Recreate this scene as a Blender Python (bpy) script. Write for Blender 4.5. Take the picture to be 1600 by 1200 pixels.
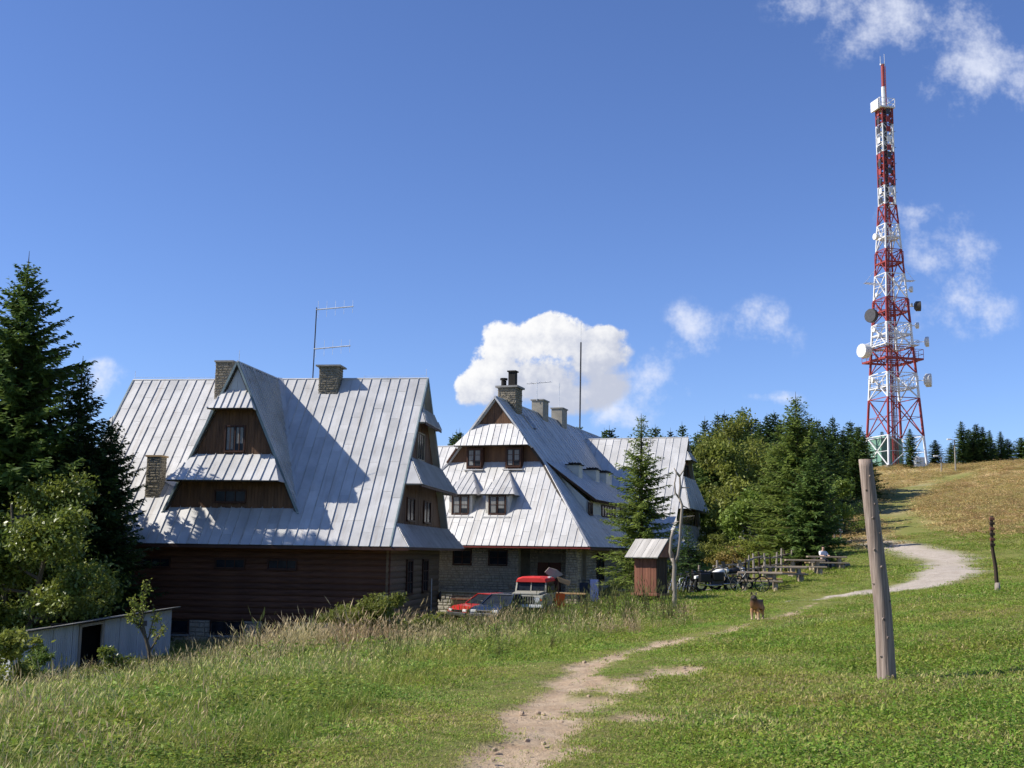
import bpy, bmesh, math, random
import numpy as np
from mathutils import Vector, Matrix
for o in list(bpy.data.objects): bpy.data.objects.remove(o)
SC = bpy.context.scene
COL = SC.collection
# ------------------------------------------------------------------ camera
FPX = 1800.0
PITCH = math.atan(264 / FPX)
ROLL = 0.015
EYE = np.array([0.0, 0.0, 1.65])
_f = np.array([0, math.cos(PITCH), math.sin(PITCH)])
_u0 = np.array([0, -math.sin(PITCH), math.cos(PITCH)])
_r0 = np.array([1.0, 0, 0])
_r = _r0 * math.cos(ROLL) + _u0 * math.sin(ROLL)
_u = _u0 * math.cos(ROLL) - _r0 * math.sin(ROLL)
cam = bpy.data.cameras.new('camera')
cam.sensor_width = 36.0
cam.lens = 36.0 * FPX / 1600.0
cam.clip_start = 0.1
cam.clip_end = 6000
camo = bpy.data.objects.new('camera', cam)
COL.objects.link(camo)
m = Matrix.Identity(4)
for i in range(3):
    m[i][0] = _r[i]; m[i][1] = _u[i]; m[i][2] = -_f[i]; m[i][3] = EYE[i]
camo.matrix_world = m
SC.camera = camo
def ray(px, py): return _f + (px - 800) / FPX * _r + (600 - py) / FPX * _u
def at(px, py, Y):
    d = ray(px, py); return EYE + d * (Y / d[1])
# ------------------------------------------------------------------ light
SUN_EL = math.radians(40.5)
SUN_TO = Vector((-math.cos(SUN_EL) * math.cos(math.radians(4.5)), -math.cos(SUN_EL) * math.sin(math.radians(4.5)), math.sin(SUN_EL)))
sl = bpy.data.lights.new('sun', 'SUN')
sl.energy = 5.0; sl.angle = math.radians(0.53); sl.color = (1.0, 0.94, 0.84)
so = bpy.data.objects.new('sun', sl); COL.objects.link(so)
so.rotation_euler = SUN_TO.to_track_quat('Z', 'Y').to_euler()
so.location = (-60, -20, 80)
SC.view_settings.view_transform = 'Standard'
SC.view_settings.look = 'None'
SC.view_settings.exposure = 0.48
SC.view_settings.gamma = 1.0
SC.view_settings.use_curve_mapping = False
SC.cycles.use_denoising = True
SC.cycles.use_adaptive_sampling = True
SC.cycles.adaptive_threshold = 0.02
SC.cycles.max_bounces = 4
SC.cycles.diffuse_bounces = 2
SC.cycles.glossy_bounces = 2
SC.cycles.transmission_bounces = 3
SC.cycles.transparent_max_bounces = 4
# ------------------------------------------------------------------ world: sky with clouds
W = bpy.data.worlds.new('World'); SC.world = W; W.use_nodes = True
nt = W.node_tree; nt.nodes.clear()
def N(t, **k):
    n = nt.nodes.new(t)
    for a, b in k.items(): setattr(n, a, b)
    return n
def setin(sock, v):
    if hasattr(v, 'is_output') or isinstance(v, bpy.types.NodeSocket): nt.links.new(v, sock)
    else: sock.default_value = v
def MATH(op, a, b=0.0, c=None, clamp=False):
    n = N('ShaderNodeMath', operation=op); n.use_clamp = clamp
    setin(n.inputs[0], a); setin(n.inputs[1], b)
    if c is not None: setin(n.inputs[2], c)
    return n.outputs[0]
def VEC(op, a, b=(0, 0, 0), out=0):
    n = N('ShaderNodeVectorMath', operation=op)
    setin(n.inputs[0], a); setin(n.inputs[1], b)
    return n.outputs[out]
def SMOOTH(x, lo, hi):
    n = N('ShaderNodeMapRange', interpolation_type='SMOOTHSTEP')
    setin(n.inputs['Value'], x); n.inputs['From Min'].default_value = lo; n.inputs['From Max'].default_value = hi
    return n.outputs['Result']
sky = N('ShaderNodeTexSky', sky_type='NISHITA')
sky.sun_disc = False
sky.sun_elevation = SUN_EL
sky.sun_rotation = math.atan2(SUN_TO.x, SUN_TO.y)
sky.altitude = 1100; sky.air_density = 1.0; sky.dust_density = 0.25; sky.ozone_density = 2.2
tc = N('ShaderNodeTexCoord')
sep = N('ShaderNodeSeparateXYZ'); nt.links.new(tc.outputs['Generated'], sep.inputs[0])
ysafe = MATH('MAXIMUM', sep.outputs[1], 0.02)
comb = N('ShaderNodeCombineXYZ')
setin(comb.inputs[0], MATH('DIVIDE', sep.outputs[0], ysafe)); setin(comb.inputs[1], MATH('DIVIDE', sep.outputs[2], ysafe))
PL = comb.outputs[0]
def NOISE(vec, scale, detail=7, rough=0.55, dist=0.0):
    n = N('ShaderNodeTexNoise', noise_dimensions='2D')
    n.inputs['Scale'].default_value = scale; n.inputs['Detail'].default_value = detail
    n.inputs['Roughness'].default_value = rough; n.inputs['Distortion'].default_value = dist
    nt.links.new(vec, n.inputs['Vector']); return n
wn = NOISE(PL, 14, 1, 0.5)
wob = VEC('MULTIPLY', VEC('SUBTRACT', wn.outputs['Color'], (0.5, 0.5, 0.5)), (0.035, 0.035, 0.0))
PW = VEC('ADD', PL, wob)
def field(blobs):
    acc = None
    for (px, py, rx, ry) in blobs:
        d = ray(px, py)
        q = VEC('LENGTH', VEC('MULTIPLY', VEC('SUBTRACT', PW, (d[0] / d[1], d[2] / d[1], 0)), (FPX / rx, FPX / ry, 0)), out='Value')
        acc = q if acc is None else MATH('SMOOTH_MIN', acc, q, 0.25)
    return MATH('SUBTRACT', 1.0, acc)
CUM = [(838, 532, 82, 52), (922, 556, 66, 54), (772, 580, 66, 52), (850, 606, 130, 46), (945, 600, 62, 38),
       (885, 532, 66, 46), (842, 502, 34, 24), (935, 522, 48, 22), (735, 600, 38, 40)]
WISP = [(1025, 580, 60, 60), (1085, 512, 58, 44), (1188, 514, 66, 44), (975, 640, 70, 34), (1215, 618, 50, 16), (1250, 14, 66, 40),
        (1430, 35, 180, 84), (1525, 105, 130, 92), (1500, 450, 100, 100), (1430, 400, 50, 44), (1440, 340, 90, 28), (158, 588, 40, 22)]
fc = field(CUM); fw = field(WISP)
nb = NOISE(PL, 26, 6, 0.64)
nb2 = NOISE(VEC('ADD', PL, (-0.007, 0.010, 0)), 26, 4, 0.6)
nw = NOISE(PL, 15, 5, 0.68)
wis = MATH('MULTIPLY', SMOOTH(MATH('ADD', MATH('MULTIPLY', fw, 0.9), MATH('MULTIPLY', MATH('SUBTRACT', nw.outputs['Fac'], 0.56), 3.4)), -0.2, 1.4), 0.82)
wis = MATH('MULTIPLY', wis, SMOOTH(fw, -0.35, 0.25))
# how sunlit the cumulus is: towards the sun (left and up) it faces the light
d0 = ray(862, 572)
ctr = (d0[0] / d0[1], d0[2] / d0[1], 0)
rel = VEC('DOT_PRODUCT', VEC('SUBTRACT', PW, ctr), (-0.45, 1.0, 0), out='Value')
relief = MATH('MULTIPLY', MATH('SUBTRACT', nb.outputs['Fac'], nb2.outputs['Fac']), 1.7)
lit = SMOOTH(MATH('ADD', MATH('MULTIPLY', rel, 13.0), relief), -0.45, 0.75)
mixc = N('ShaderNodeMix', data_type='RGBA')
csum = MATH('ADD', MATH('MULTIPLY', fc, 1.35), MATH('MULTIPLY', MATH('SUBTRACT', nb.outputs['Fac'], 0.5), 1.35))
cum = SMOOTH(MATH('DIVIDE', MATH('SUBTRACT', csum, 0.08), MATH('MULTIPLY_ADD', lit, -0.36, 0.62)), 0.0, 1.0)
setin(mixc.inputs['Factor'], lit); mixc.inputs['A'].default_value = (4.0, 4.3, 5.2, 1); mixc.inputs['B'].default_value = (7.1, 7.1, 7.15, 1)
hs = N('ShaderNodeMix', data_type='RGBA', blend_type='MULTIPLY'); hs.inputs['Factor'].default_value = 1.0
hs.inputs['B'].default_value = (0.72, 0.84, 1.17, 1)
nt.links.new(sky.outputs[0], hs.inputs['A'])
mw = N('ShaderNodeMix', data_type='RGBA')
setin(mw.inputs['Factor'], wis); nt.links.new(hs.outputs['Result'], mw.inputs['A']); mw.inputs['B'].default_value = (6.2, 6.5, 7.4, 1)
mc = N('ShaderNodeMix', data_type='RGBA')
setin(mc.inputs['Factor'], cum); nt.links.new(mw.outputs['Result'], mc.inputs['A']); nt.links.new(mixc.outputs['Result'], mc.inputs['B'])
bg = N('ShaderNodeBackground'); bg.inputs['Strength'].default_value = 0.1
nt.links.new(mc.outputs['Result'], bg.inputs['Color'])
wo = N('ShaderNodeOutputWorld'); nt.links.new(bg.outputs[0], wo.inputs[0])
# ------------------------------------------------------------------ helpers
RNG = random.Random(7)
def link(o, parent=None):
    COL.objects.link(o)
    if parent is not None: o.parent = parent
    return o
def tag(o, label=None, cat=None, group=None, kind=None):
    if label: o['label'] = label
    if cat: o['category'] = cat
    if group: o['group'] = group
    if kind: o['kind'] = kind
    return o
def empty(name, loc=(0, 0, 0), rz=0.0, label=None, cat=None, group=None):
    o = bpy.data.objects.new(name, None); o.empty_display_size = 0.3
    o.location = loc; o.rotation_euler = (0, 0, rz); link(o)
    return tag(o, label, cat, group)
class MB:
    def __init__(s): s.v = []; s.f = []
    def add(s, vs, fs):
        b = len(s.v); s.v += [tuple(p) for p in vs]; s.f += [[b + i for i in f] for f in fs]; return s
    def box(s, x0, x1, y0, y1, z0, z1):
        return s.add([(x0, y0, z0), (x1, y0, z0), (x1, y1, z0), (x0, y1, z0), (x0, y0, z1), (x1, y0, z1), (x1, y1, z1), (x0, y1, z1)],
                     [(0, 3, 2, 1), (4, 5, 6, 7), (0, 1, 5, 4), (1, 2, 6, 5), (2, 3, 7, 6), (3, 0, 4, 7)])
    def bar(s, p, q, w, h=None, up=(0, 0, 1)):
        p = Vector(p); q = Vector(q); h = h or w
        d = (q - p).normalized(); up = Vector(up)
        if abs(d.dot(up)) > 0.98: up = Vector((1, 0, 0))
        a = d.cross(up).normalized() * (w / 2); b = a.cross(d).normalized() * (h / 2)
        vs = [p - a - b, p + a - b, p + a + b, p - a + b, q - a - b, q + a - b, q + a + b, q - a + b]
        return s.add(vs, [(0, 1, 2, 3), (7, 6, 5, 4), (0, 4, 5, 1), (1, 5, 6, 2), (2, 6, 7, 3), (3, 7, 4, 0)])
    def tube(s, pts, rad, n=8, cap=True):
        pts = [Vector(p) for p in pts]; k = len(pts)
        if not hasattr(rad, '__len__'): rad = [rad] * k
        rings = []; ref = Vector((0.31, 0.17, 0.93))
        for i, p in enumerate(pts):
            d = (pts[min(i + 1, k - 1)] - pts[max(i - 1, 0)]).normalized()
            if abs(d.dot(ref)) > 0.95: ref = Vector((1, 0.1, 0))
            a = d.cross(ref).normalized(); b = d.cross(a)
            rings.append([p + (a * math.cos(2 * math.pi * j / n) + b * math.sin(2 * math.pi * j / n)) * rad[i] for j in range(n)])
        vs = [v for r in rings for v in r]; fs = []
        for i in range(k - 1):
            for j in range(n): fs.append((i * n + j, i * n + (j + 1) % n, (i + 1) * n + (j + 1) % n, (i + 1) * n + j))
        if cap: fs += [tuple(range(n))[::-1], tuple(range((k - 1) * n, k * n))]
        return s.add(vs, fs)
    def prism(s, poly, ext):
        poly = [Vector(p) for p in poly]; e = Vector(ext); n = len(poly)
        return s.add(poly + [p + e for p in poly], [tuple(range(n))[::-1], tuple(range(n, 2 * n))] + [(i, (i + 1) % n, n + (i + 1) % n, n + i) for i in range(n)])
    def poly(s, pts): return s.add(pts, [tuple(range(len(pts)))])
    def mesh(s, name, mat=None, smooth=False, fix=True):
        me = bpy.data.meshes.new(name); me.from_pydata(s.v, [], s.f)
        if fix:
            bm = bmesh.new(); bm.from_mesh(me); bmesh.ops.recalc_face_normals(bm, faces=bm.faces); bm.to_mesh(me); bm.free()
        if smooth: me.polygons.foreach_set('use_smooth', [True] * len(me.polygons))
        if mat: me.materials.append(M[mat] if isinstance(mat, str) else mat)
        me.update(); return me
    def build(s, name, mat, parent=None, smooth=False, bevel=0, fix=True):
        o = link(bpy.data.objects.new(name, s.mesh(name, mat, smooth, fix)), parent)
        if bevel:
            b = o.modifiers.new('bevel', 'BEVEL'); b.width = bevel; b.segments = 2; b.limit_method = 'ANGLE'
        return o
def fast_mesh(name, verts, quads, mat, tris=None):
    verts = np.asarray(verts, np.float32); quads = np.asarray(quads, np.int32)
    me = bpy.data.meshes.new(name)
    me.vertices.add(len(verts)); me.vertices.foreach_set('co', verts.ravel())
    loops = quads.ravel(); starts = np.arange(0, len(loops), quads.shape[1], dtype=np.int32); tot = np.full(len(quads), quads.shape[1], np.int32)
    if tris is not None and len(tris):
        tris = np.asarray(tris, np.int32)
        starts = np.concatenate([starts, len(loops) + np.arange(0, tris.size, 3, dtype=np.int32)]); tot = np.concatenate([tot, np.full(len(tris), 3, np.int32)])
        loops = np.concatenate([loops, tris.ravel()])
    me.loops.add(len(loops)); me.loops.foreach_set('vertex_index', loops.astype(np.int32))
    me.polygons.add(len(starts)); me.polygons.foreach_set('loop_start', starts); me.polygons.foreach_set('loop_total', tot)
    me.update(calc_edges=True)
    if mat: me.materials.append(M[mat])
    return me
def copy_tree(o, parent=None):
    c = o.copy(); COL.objects.link(c); c.parent = parent
    for ch in list(o.children): copy_tree(ch, c)
    return c
def hash2(i, j, s):
    i = i.astype(np.int64); j = j.astype(np.int64)
    h = (i * 374761393 + j * 668265263 + s * 974634777) & 0xffffffff
    h = ((h ^ (h >> 13)) * 1274126177) & 0xffffffff
    return ((h ^ (h >> 16)) & 0xffff) / 65535.0
def vnoise(x, y, s=0):
    xi = np.floor(x); yi = np.floor(y); fx = x - xi; fy = y - yi
    fx = fx * fx * (3 - 2 * fx); fy = fy * fy * (3 - 2 * fy)
    a = hash2(xi, yi, s); b = hash2(xi + 1, yi, s); c = hash2(xi, yi + 1, s); d = hash2(xi + 1, yi + 1, s)
    return (a * (1 - fx) + b * fx) * (1 - fy) + (c * (1 - fx) + d * fx) * fy
def fbm(x, y, s=0, o=4):
    t = 0; a = 0.5; n = 0
    for k in range(o):
        t = t + a * vnoise(x * 2 ** k + 17.3 * k, y * 2 ** k - 9.1 * k, s + k); n += a; a *= 0.5
    return t / n
def sstep(x, lo, hi):
    t = np.clip((x - lo) / (hi - lo), 0, 1); return t * t * (3 - 2 * t)
# ------------------------------------------------------------------ materials
M = {}
def mat(name, col, rough=0.7, metal=0.0, var=0.25, scale=3.0, bump=0.0, bscale=None, stretch=(1, 1, 1), col2=None, spec=0.3, trans=0.0, coat=0.0, emit=None, objrand=0.0, detail=5, streak=False):
    mt = bpy.data.materials.new(name); mt.use_nodes = True
    t = mt.node_tree; b = t.nodes['Principled BSDF']; out = t.nodes['Material Output']
    b.inputs['Roughness'].default_value = rough; b.inputs['Metallic'].default_value = metal; b.inputs['Specular IOR Level'].default_value = spec
    b.inputs['Coat Weight'].default_value = coat
    tcn = t.nodes.new('ShaderNodeTexCoord'); mp = t.nodes.new('ShaderNodeMapping'); mp.inputs['Scale'].default_value = stretch
    t.links.new(tcn.outputs['Object'], mp.inputs['Vector'])
    nz = t.nodes.new('ShaderNodeTexNoise'); nz.inputs['Scale'].default_value = scale; nz.inputs['Detail'].default_value = detail; nz.inputs['Roughness'].default_value = 0.6
    t.links.new(mp.outputs[0], nz.inputs['Vector'])
    rp = t.nodes.new('ShaderNodeMapRange'); rp.inputs['From Min'].default_value = 0.3; rp.inputs['From Max'].default_value = 0.7
    t.links.new(nz.outputs['Fac'], rp.inputs['Value'])
    mx = t.nodes.new('ShaderNodeMix'); mx.data_type = 'RGBA'
    c2 = col2 or tuple(c * (1 + var) for c in col); c1 = col if col2 else tuple(c * (1 - var) for c in col)
    mx.inputs['A'].default_value = (*c1, 1); mx.inputs['B'].default_value = (*c2, 1)
    t.links.new(rp.outputs[0], mx.inputs['Factor'])
    cs = mx.outputs['Result']
    if streak:
        m2 = t.nodes.new('ShaderNodeMapping'); m2.inputs['Scale'].default_value = (3.2, .28, .28); t.links.new(tcn.outputs['Object'], m2.inputs['Vector'])
        n3 = t.nodes.new('ShaderNodeTexNoise'); n3.inputs['Scale'].default_value = 1.0; n3.inputs['Detail'].default_value = 6; n3.inputs['Roughness'].default_value = .65; t.links.new(m2.outputs[0], n3.inputs['Vector'])
        r3 = t.nodes.new('ShaderNodeMapRange'); r3.inputs['From Min'].default_value = .54; r3.inputs['From Max'].default_value = .80; r3.inputs['To Max'].default_value = .75; t.links.new(n3.outputs['Fac'], r3.inputs['Value'])
        x3 = t.nodes.new('ShaderNodeMix'); x3.data_type = 'RGBA'; x3.inputs['B'].default_value = (.30, .245, .19, 1); t.links.new(r3.outputs[0], x3.inputs['Factor']); t.links.new(cs, x3.inputs['A']); cs = x3.outputs['Result']
    if objrand:
        oi = t.nodes.new('ShaderNodeObjectInfo'); hv = t.nodes.new('ShaderNodeHueSaturation'); mr = t.nodes.new('ShaderNodeMapRange')
        mr.inputs['To Min'].default_value = 1 - objrand; mr.inputs['To Max'].default_value = 1 + objrand
        t.links.new(oi.outputs['Random'], mr.inputs['Value']); t.links.new(mr.outputs[0], hv.inputs['Value']); t.links.new(cs, hv.inputs['Color']); cs = hv.outputs[0]
    t.links.new(cs, b.inputs['Base Color'])
    if bump:
        n2 = t.nodes.new('ShaderNodeTexNoise'); n2.inputs['Scale'].default_value = bscale or scale * 4; n2.inputs['Detail'].default_value = 4
        t.links.new(mp.outputs[0], n2.inputs['Vector'])
        bp = t.nodes.new('ShaderNodeBump'); bp.inputs['Strength'].default_value = bump; bp.inputs['Distance'].default_value = 0.03
        t.links.new(n2.outputs['Fac'], bp.inputs['Height']); t.links.new(bp.outputs[0], b.inputs['Normal'])
    if trans:
        tr = t.nodes.new('ShaderNodeBsdfTranslucent'); ms = t.nodes.new('ShaderNodeMixShader'); ms.inputs[0].default_value = trans
        t.links.new(cs, tr.inputs['Color']); t.links.new(b.outputs[0], ms.inputs[1]); t.links.new(tr.outputs[0], ms.inputs[2]); t.links.new(ms.outputs[0], out.inputs[0])
    if emit:
        b.inputs['Emission Color'].default_value = (*emit[:3], 1); b.inputs['Emission Strength'].default_value = emit[3]
    M[name] = mt; return mt
mat('roof_metal', (0.41, 0.405, 0.39), 0.46, 0.2, scale=0.9, col2=(0.57, 0.56, 0.54), streak=True, bump=0.25, bscale=1.1, spec=0.5, objrand=0.09)
mat('roof_metal_pale', (0.46, 0.455, 0.44), 0.46, 0.2, scale=0.9, col2=(0.60, 0.59, 0.57), streak=True, bump=0.2, bscale=1.1, spec=0.5, objrand=0.08)
mat('roof_metal_darker', (0.40, 0.395, 0.385), 0.5, 0.2, scale=0.8, col2=(0.52, 0.515, 0.50), streak=True, bump=0.25, bscale=1.4, spec=0.4, objrand=0.10)  # slightly darker sheet metal, mostly on side and back slopes
mat('roof_edge', (0.18, 0.23, 0.24), 0.55, 0.2, var=0.2)
mat('roof_deck', (0.05, 0.042, 0.035), 0.9)
mat('rust_stain', (0.30, 0.20, 0.12), 0.8)
mat('log_dark', (0.070, 0.028, 0.015), 0.7, col2=(0.155, 0.068, 0.037), scale=1.5, stretch=(0.6, 6, 6), bump=0.4, bscale=4, objrand=0.25)
mat('log_end', (0.13, 0.085, 0.05), 0.75, col2=(0.21, 0.15, 0.095), scale=1.5, stretch=(6, 0.6, 6), bump=0.4, bscale=4, objrand=0.22)
mat('board_brown', (0.070, 0.036, 0.019), 0.7, col2=(0.165, 0.085, 0.042), scale=1.0, stretch=(5, 5, 0.8), bump=0.3)
mat('board_red', (0.13, 0.048, 0.028), 0.65, col2=(0.215, 0.085, 0.05), scale=1.2, stretch=(6, 6, 0.7), bump=0.3, objrand=0.15)
mat('frame_brown', (0.055, 0.022, 0.012), 0.6)
mat('eave_red', (0.16, 0.025, 0.02), 0.6)
mat('frame_light', (0.30, 0.25, 0.18), 0.6)
mat('frame_white', (0.62, 0.60, 0.54), 0.6)
mat('plaster', (0.55, 0.53, 0.47), 0.85, var=0.12, bump=0.2)
mat('glass_dark', (0.018, 0.022, 0.028), 0.18, var=0.5, spec=0.12)
mat('curtain', (0.20, 0.20, 0.19), 0.8, scale=6, stretch=(6, 1, 0.3), var=0.35)
mat('stone', (0.31, 0.255, 0.185), 0.85, col2=(0.53, 0.455, 0.35), scale=3.2, bump=0.6, bscale=9, detail=6)
mat('stone_pale', (0.34, 0.31, 0.26), 0.85, col2=(0.52, 0.48, 0.41), scale=2.6, bump=0.6, bscale=9)
mat('mortar', (0.27, 0.235, 0.18), 0.95, bump=0.4)
mat('chimney_stone', (0.10, 0.088, 0.065), 0.9, col2=(0.26, 0.225, 0.165), scale=4, bump=0.6)
mat('chimney_block', (0.26, 0.24, 0.20), 0.9, var=0.2, bump=0.3)
mat('concrete', (0.24, 0.235, 0.22), 0.9, var=0.2, scale=1.5, bump=0.3)
mat('soot_and_shade', (0.02, 0.018, 0.016), 0.9)  # black of the flues, and of shade painted inside openings
mat('steel_thin', (0.62, 0.62, 0.62), 0.4, 0.3)
mat('steel_dark', (0.06, 0.06, 0.065), 0.5, 0.3)
mat('tower_red', (0.27, 0.045, 0.042), 0.6, var=0.2, scale=0.5)
mat('tower_white', (0.66, 0.66, 0.66), 0.6, var=0.12, scale=0.5)
mat('dish_white', (0.62, 0.62, 0.60), 0.5, var=0.1)
mat('dish_dark', (0.06, 0.055, 0.05), 0.6)
mat('green_clad', (0.13, 0.25, 0.185), 0.6, var=0.15)
mat('shed_metal', (0.36, 0.37, 0.38), 0.6, 0.1, scale=1.2, col2=(0.48, 0.49, 0.50), stretch=(3, 3, 0.5), bump=0.2, objrand=0.1)
mat('wood_grey', (0.20, 0.165, 0.13), 0.8, col2=(0.34, 0.295, 0.245), scale=2.0, stretch=(5, 5, 0.35), bump=0.35, bscale=5)
mat('wood_post', (0.12, 0.085, 0.066), 0.75, col2=(0.36, 0.285, 0.235), scale=3.2, stretch=(9, 9, 0.4), bump=0.5, bscale=5, detail=8)
mat('shingle_grey', (0.33, 0.31, 0.28), 0.8, col2=(0.48, 0.455, 0.42), scale=2.0, stretch=(5, .5, .5), bump=0.3, objrand=0.15)
mat('wood_dark', (0.045, 0.03, 0.02), 0.85, var=0.35, stretch=(5, 5, 0.4))
mat('wood_tan', (0.36, 0.24, 0.12), 0.75, var=0.25, stretch=(0.5, 5, 5), objrand=0.15)
mat('wood_table', (0.23, 0.18, 0.13), 0.8, col2=(0.36, 0.29, 0.21), scale=2.0, stretch=(0.5, 5, 5), objrand=0.2)
mat('bark_spruce', (0.075, 0.055, 0.042), 0.95, var=0.35, bump=0.5)
mat('bark_birch', (0.33, 0.31, 0.28), 0.85, var=0.4, scale=4, stretch=(1, 1, 4))
mat('bark_leaf', (0.09, 0.075, 0.055), 0.95, var=0.35, bump=0.5)
mat('spruce_dark', (0.024, 0.052, 0.016), 0.6, col2=(0.075, 0.120, 0.030), scale=0.6, trans=0.3, objrand=0.22, spec=0.25)
mat('spruce_mid', (0.050, 0.100, 0.026), 0.6, col2=(0.140, 0.200, 0.045), scale=0.7, trans=0.34, objrand=0.2, spec=0.25)
mat('spruce_light', (0.105, 0.165, 0.034), 0.6, col2=(0.235, 0.285, 0.060), scale=0.8, trans=0.38, spec=0.25)
mat('leaf_green', (0.095, 0.165, 0.028), 0.5, col2=(0.21, 0.265, 0.048), scale=0.8, trans=0.35, objrand=0.2)
mat('leaf_willow', (0.080, 0.130, 0.020), 0.42, col2=(0.25, 0.28, 0.045), scale=0.9, trans=0.35, spec=0.5)
mat('leaf_yellow', (0.145, 0.185, 0.030), 0.55, col2=(0.29, 0.30, 0.060), scale=0.6, trans=0.42, objrand=0.25)
mat('leaf_rust', (0.22, 0.13, 0.03), 0.6, col2=(0.25, 0.22, 0.05), scale=0.5, trans=0.3, objrand=0.2)
mat('paint_red', (0.42, 0.020, 0.016), 0.35, var=0.06, coat=0.3)
mat('canvas_red', (0.52, 0.03, 0.025), 0.7, var=0.12, bump=0.15)
mat('paint_grey', (0.30, 0.285, 0.23), 0.6, var=0.12, coat=0.1)
mat('paint_blue', (0.012, 0.022, 0.05), 0.3, var=0.1, coat=0.4)
mat('paint_white', (0.72, 0.72, 0.70), 0.45, var=0.06)
mat('paint_black', (0.012, 0.012, 0.013), 0.35, var=0.2)
mat('rubber', (0.018, 0.018, 0.018), 0.85)
mat('chrome', (0.55, 0.55, 0.55), 0.2, 0.9)
mat('lamp_glass', (0.6, 0.6, 0.58), 0.15)
mat('orange', (0.75, 0.13, 0.015), 0.5, var=0.08)
mat('cloth_lilac', (0.55, 0.50, 0.66), 0.85, var=0.12)
mat('sign_blue', (0.10, 0.16, 0.30), 0.5)
mat('skin', (0.45, 0.28, 0.20), 0.6, var=0.1)
mat('hair_dark', (0.02, 0.014, 0.01), 0.7)
mat('cloth_dark', (0.03, 0.035, 0.05), 0.85)
mat('cloth_white', (0.65, 0.65, 0.66), 0.85)
mat('path_stone', (0.36, 0.27, 0.19), 0.9, var=0.3, scale=9)
mat('rock', (0.24, 0.23, 0.21), 0.9, var=0.35, scale=5, bump=0.6)
# ------------------------------------------------------------------ terrain
CTRL = np.array([
 (0,0,0),(-5,0,-.1),(5,0,.1),(0,9,0),(-4.2,10,-.2),(3.7,8.5,.17),(5,15.6,.06),(-6,18,-.65),(0,20,-.3),(13.8,33,.76),(7.6,36,-.24),(5.6,47,-.2),(6.2,44,-.35),
 (1.6,50,-.92),(-1.2,51,-1.3),(0,48.3,-1.2),(2,60,-1.25),(-2,60,-1.8),(3.5,62,-1.2),(5,66,-.9),(10.5,50,.23),(16.3,60,.95),(26.7,68,1.08),(29.9,90,2.9),(11.7,46,.06),(20,66,1.15),(27.9,95,3.05),(46.7,140,8.4),(66,185,14.2),
 (71.6,214,18.3),(84.8,190,17.6),(55.8,200,15.5),(40,80,3.4),(-16.7,41,-2.9),(-14.5,50,-2.5),(-15.2,54,-2.65),(-4.6,44,-1.85),(-5,52,-2.1),(-9,50,-2.45),(-4,62,-2.0),(-24,56,-3.6),(-10,30,-1.85),(-16,28,-2.7),
 (0,40,-1.1),(2,55,-1.15),(-20,75,-3),(-3,75,-1.4),(12,80,.8),(20,100,3.0),(30,125,6.5),(15,130,5.0),(40,170,11.0),(-45,45,-7),(-45,100,-9),(-40,0,-3.5),(-10,120,0),
 (40,30,3.2),(40,0,2.2),(70,90,7.5),(100,120,12.5),(120,190,17.6),(110,150,16),(75,262,17.5),(95,300,12),(40,260,13),(0,220,7),(0,-40,.3),(-30,-40,-1),(40,-40,2),(150,250,14),(150,60,9)], float)
def _K(r2): return 0.5 * r2 * np.log(r2 + 1e-9)
_c = CTRL[:, :2] / 50.0
_n = len(_c)
_A = np.zeros((_n + 3, _n + 3))
_A[:_n, :_n] = _K(((_c[:, None] - _c[None]) ** 2).sum(-1)) + np.eye(_n) * 2e-4
_A[:_n, _n] = 1; _A[:_n, _n + 1:] = _c; _A[_n, :_n] = 1; _A[_n + 1:, :_n] = _c.T
_w = np.linalg.solve(_A, np.concatenate([CTRL[:, 2], np.zeros(3)]))
def H(x, y, bumps=True):
    x = np.atleast_1d(np.asarray(x, float)); y = np.atleast_1d(np.asarray(y, float))
    z = np.empty(x.shape)
    for k in range(0, len(x), 40000):
        q = np.stack([x[k:k + 40000], y[k:k + 40000]], -1) / 50.0
        q = np.clip(q, -6, 8)
        z[k:k + 40000] = _K(((q[:, None] - _c[None]) ** 2).sum(-1)) @ _w[:_n] + _w[_n] + q @ _w[_n + 1:]
    dist = np.hypot(x - 40, y - 110)
    b = sstep(dist, 210, 420)
    z = z * (1 - b) + b * (-12 - 0.03 * dist)
    if bumps:
        near = 1 - sstep(dist, 300, 500)
        z = z + near * ((fbm(x * 0.35, y * 0.35, 3) - 0.5) * 0.22 + (fbm(x * 1.7, y * 1.7, 9, 3) - 0.5) * 0.07)
        z = z + sstep(y, 85, 130) * near * (fbm(x * 0.09, y * 0.09, 5, 3) - 0.5) * 2.0
    return z
def h1(x, y): return float(H(x, y)[0])
_T = np.concatenate([np.linspace(4, 60, 500), np.linspace(60.2, 320, 700)])
def gp(px, py):
    d = ray(px, py); p = EYE[None] + d[None] * (_T / d[1])[:, None]
    g = p[:, 2] - H(p[:, 0], p[:, 1])
    i = np.argmax(g < 0) if (g < 0).any() else len(g) - 1
    if i == 0: i = 1
    a = g[i - 1] / (g[i - 1] - g[i] + 1e-9); q = p[i - 1] + (p[i] - p[i - 1]) * min(max(a, 0), 1)
    return q
def drop(px, py, Y):
    p = at(px, py, Y); return Vector((p[0], p[1], h1(p[0], p[1])))
def pline(pts): return [gp(*p)[:2] for p in pts]
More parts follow.
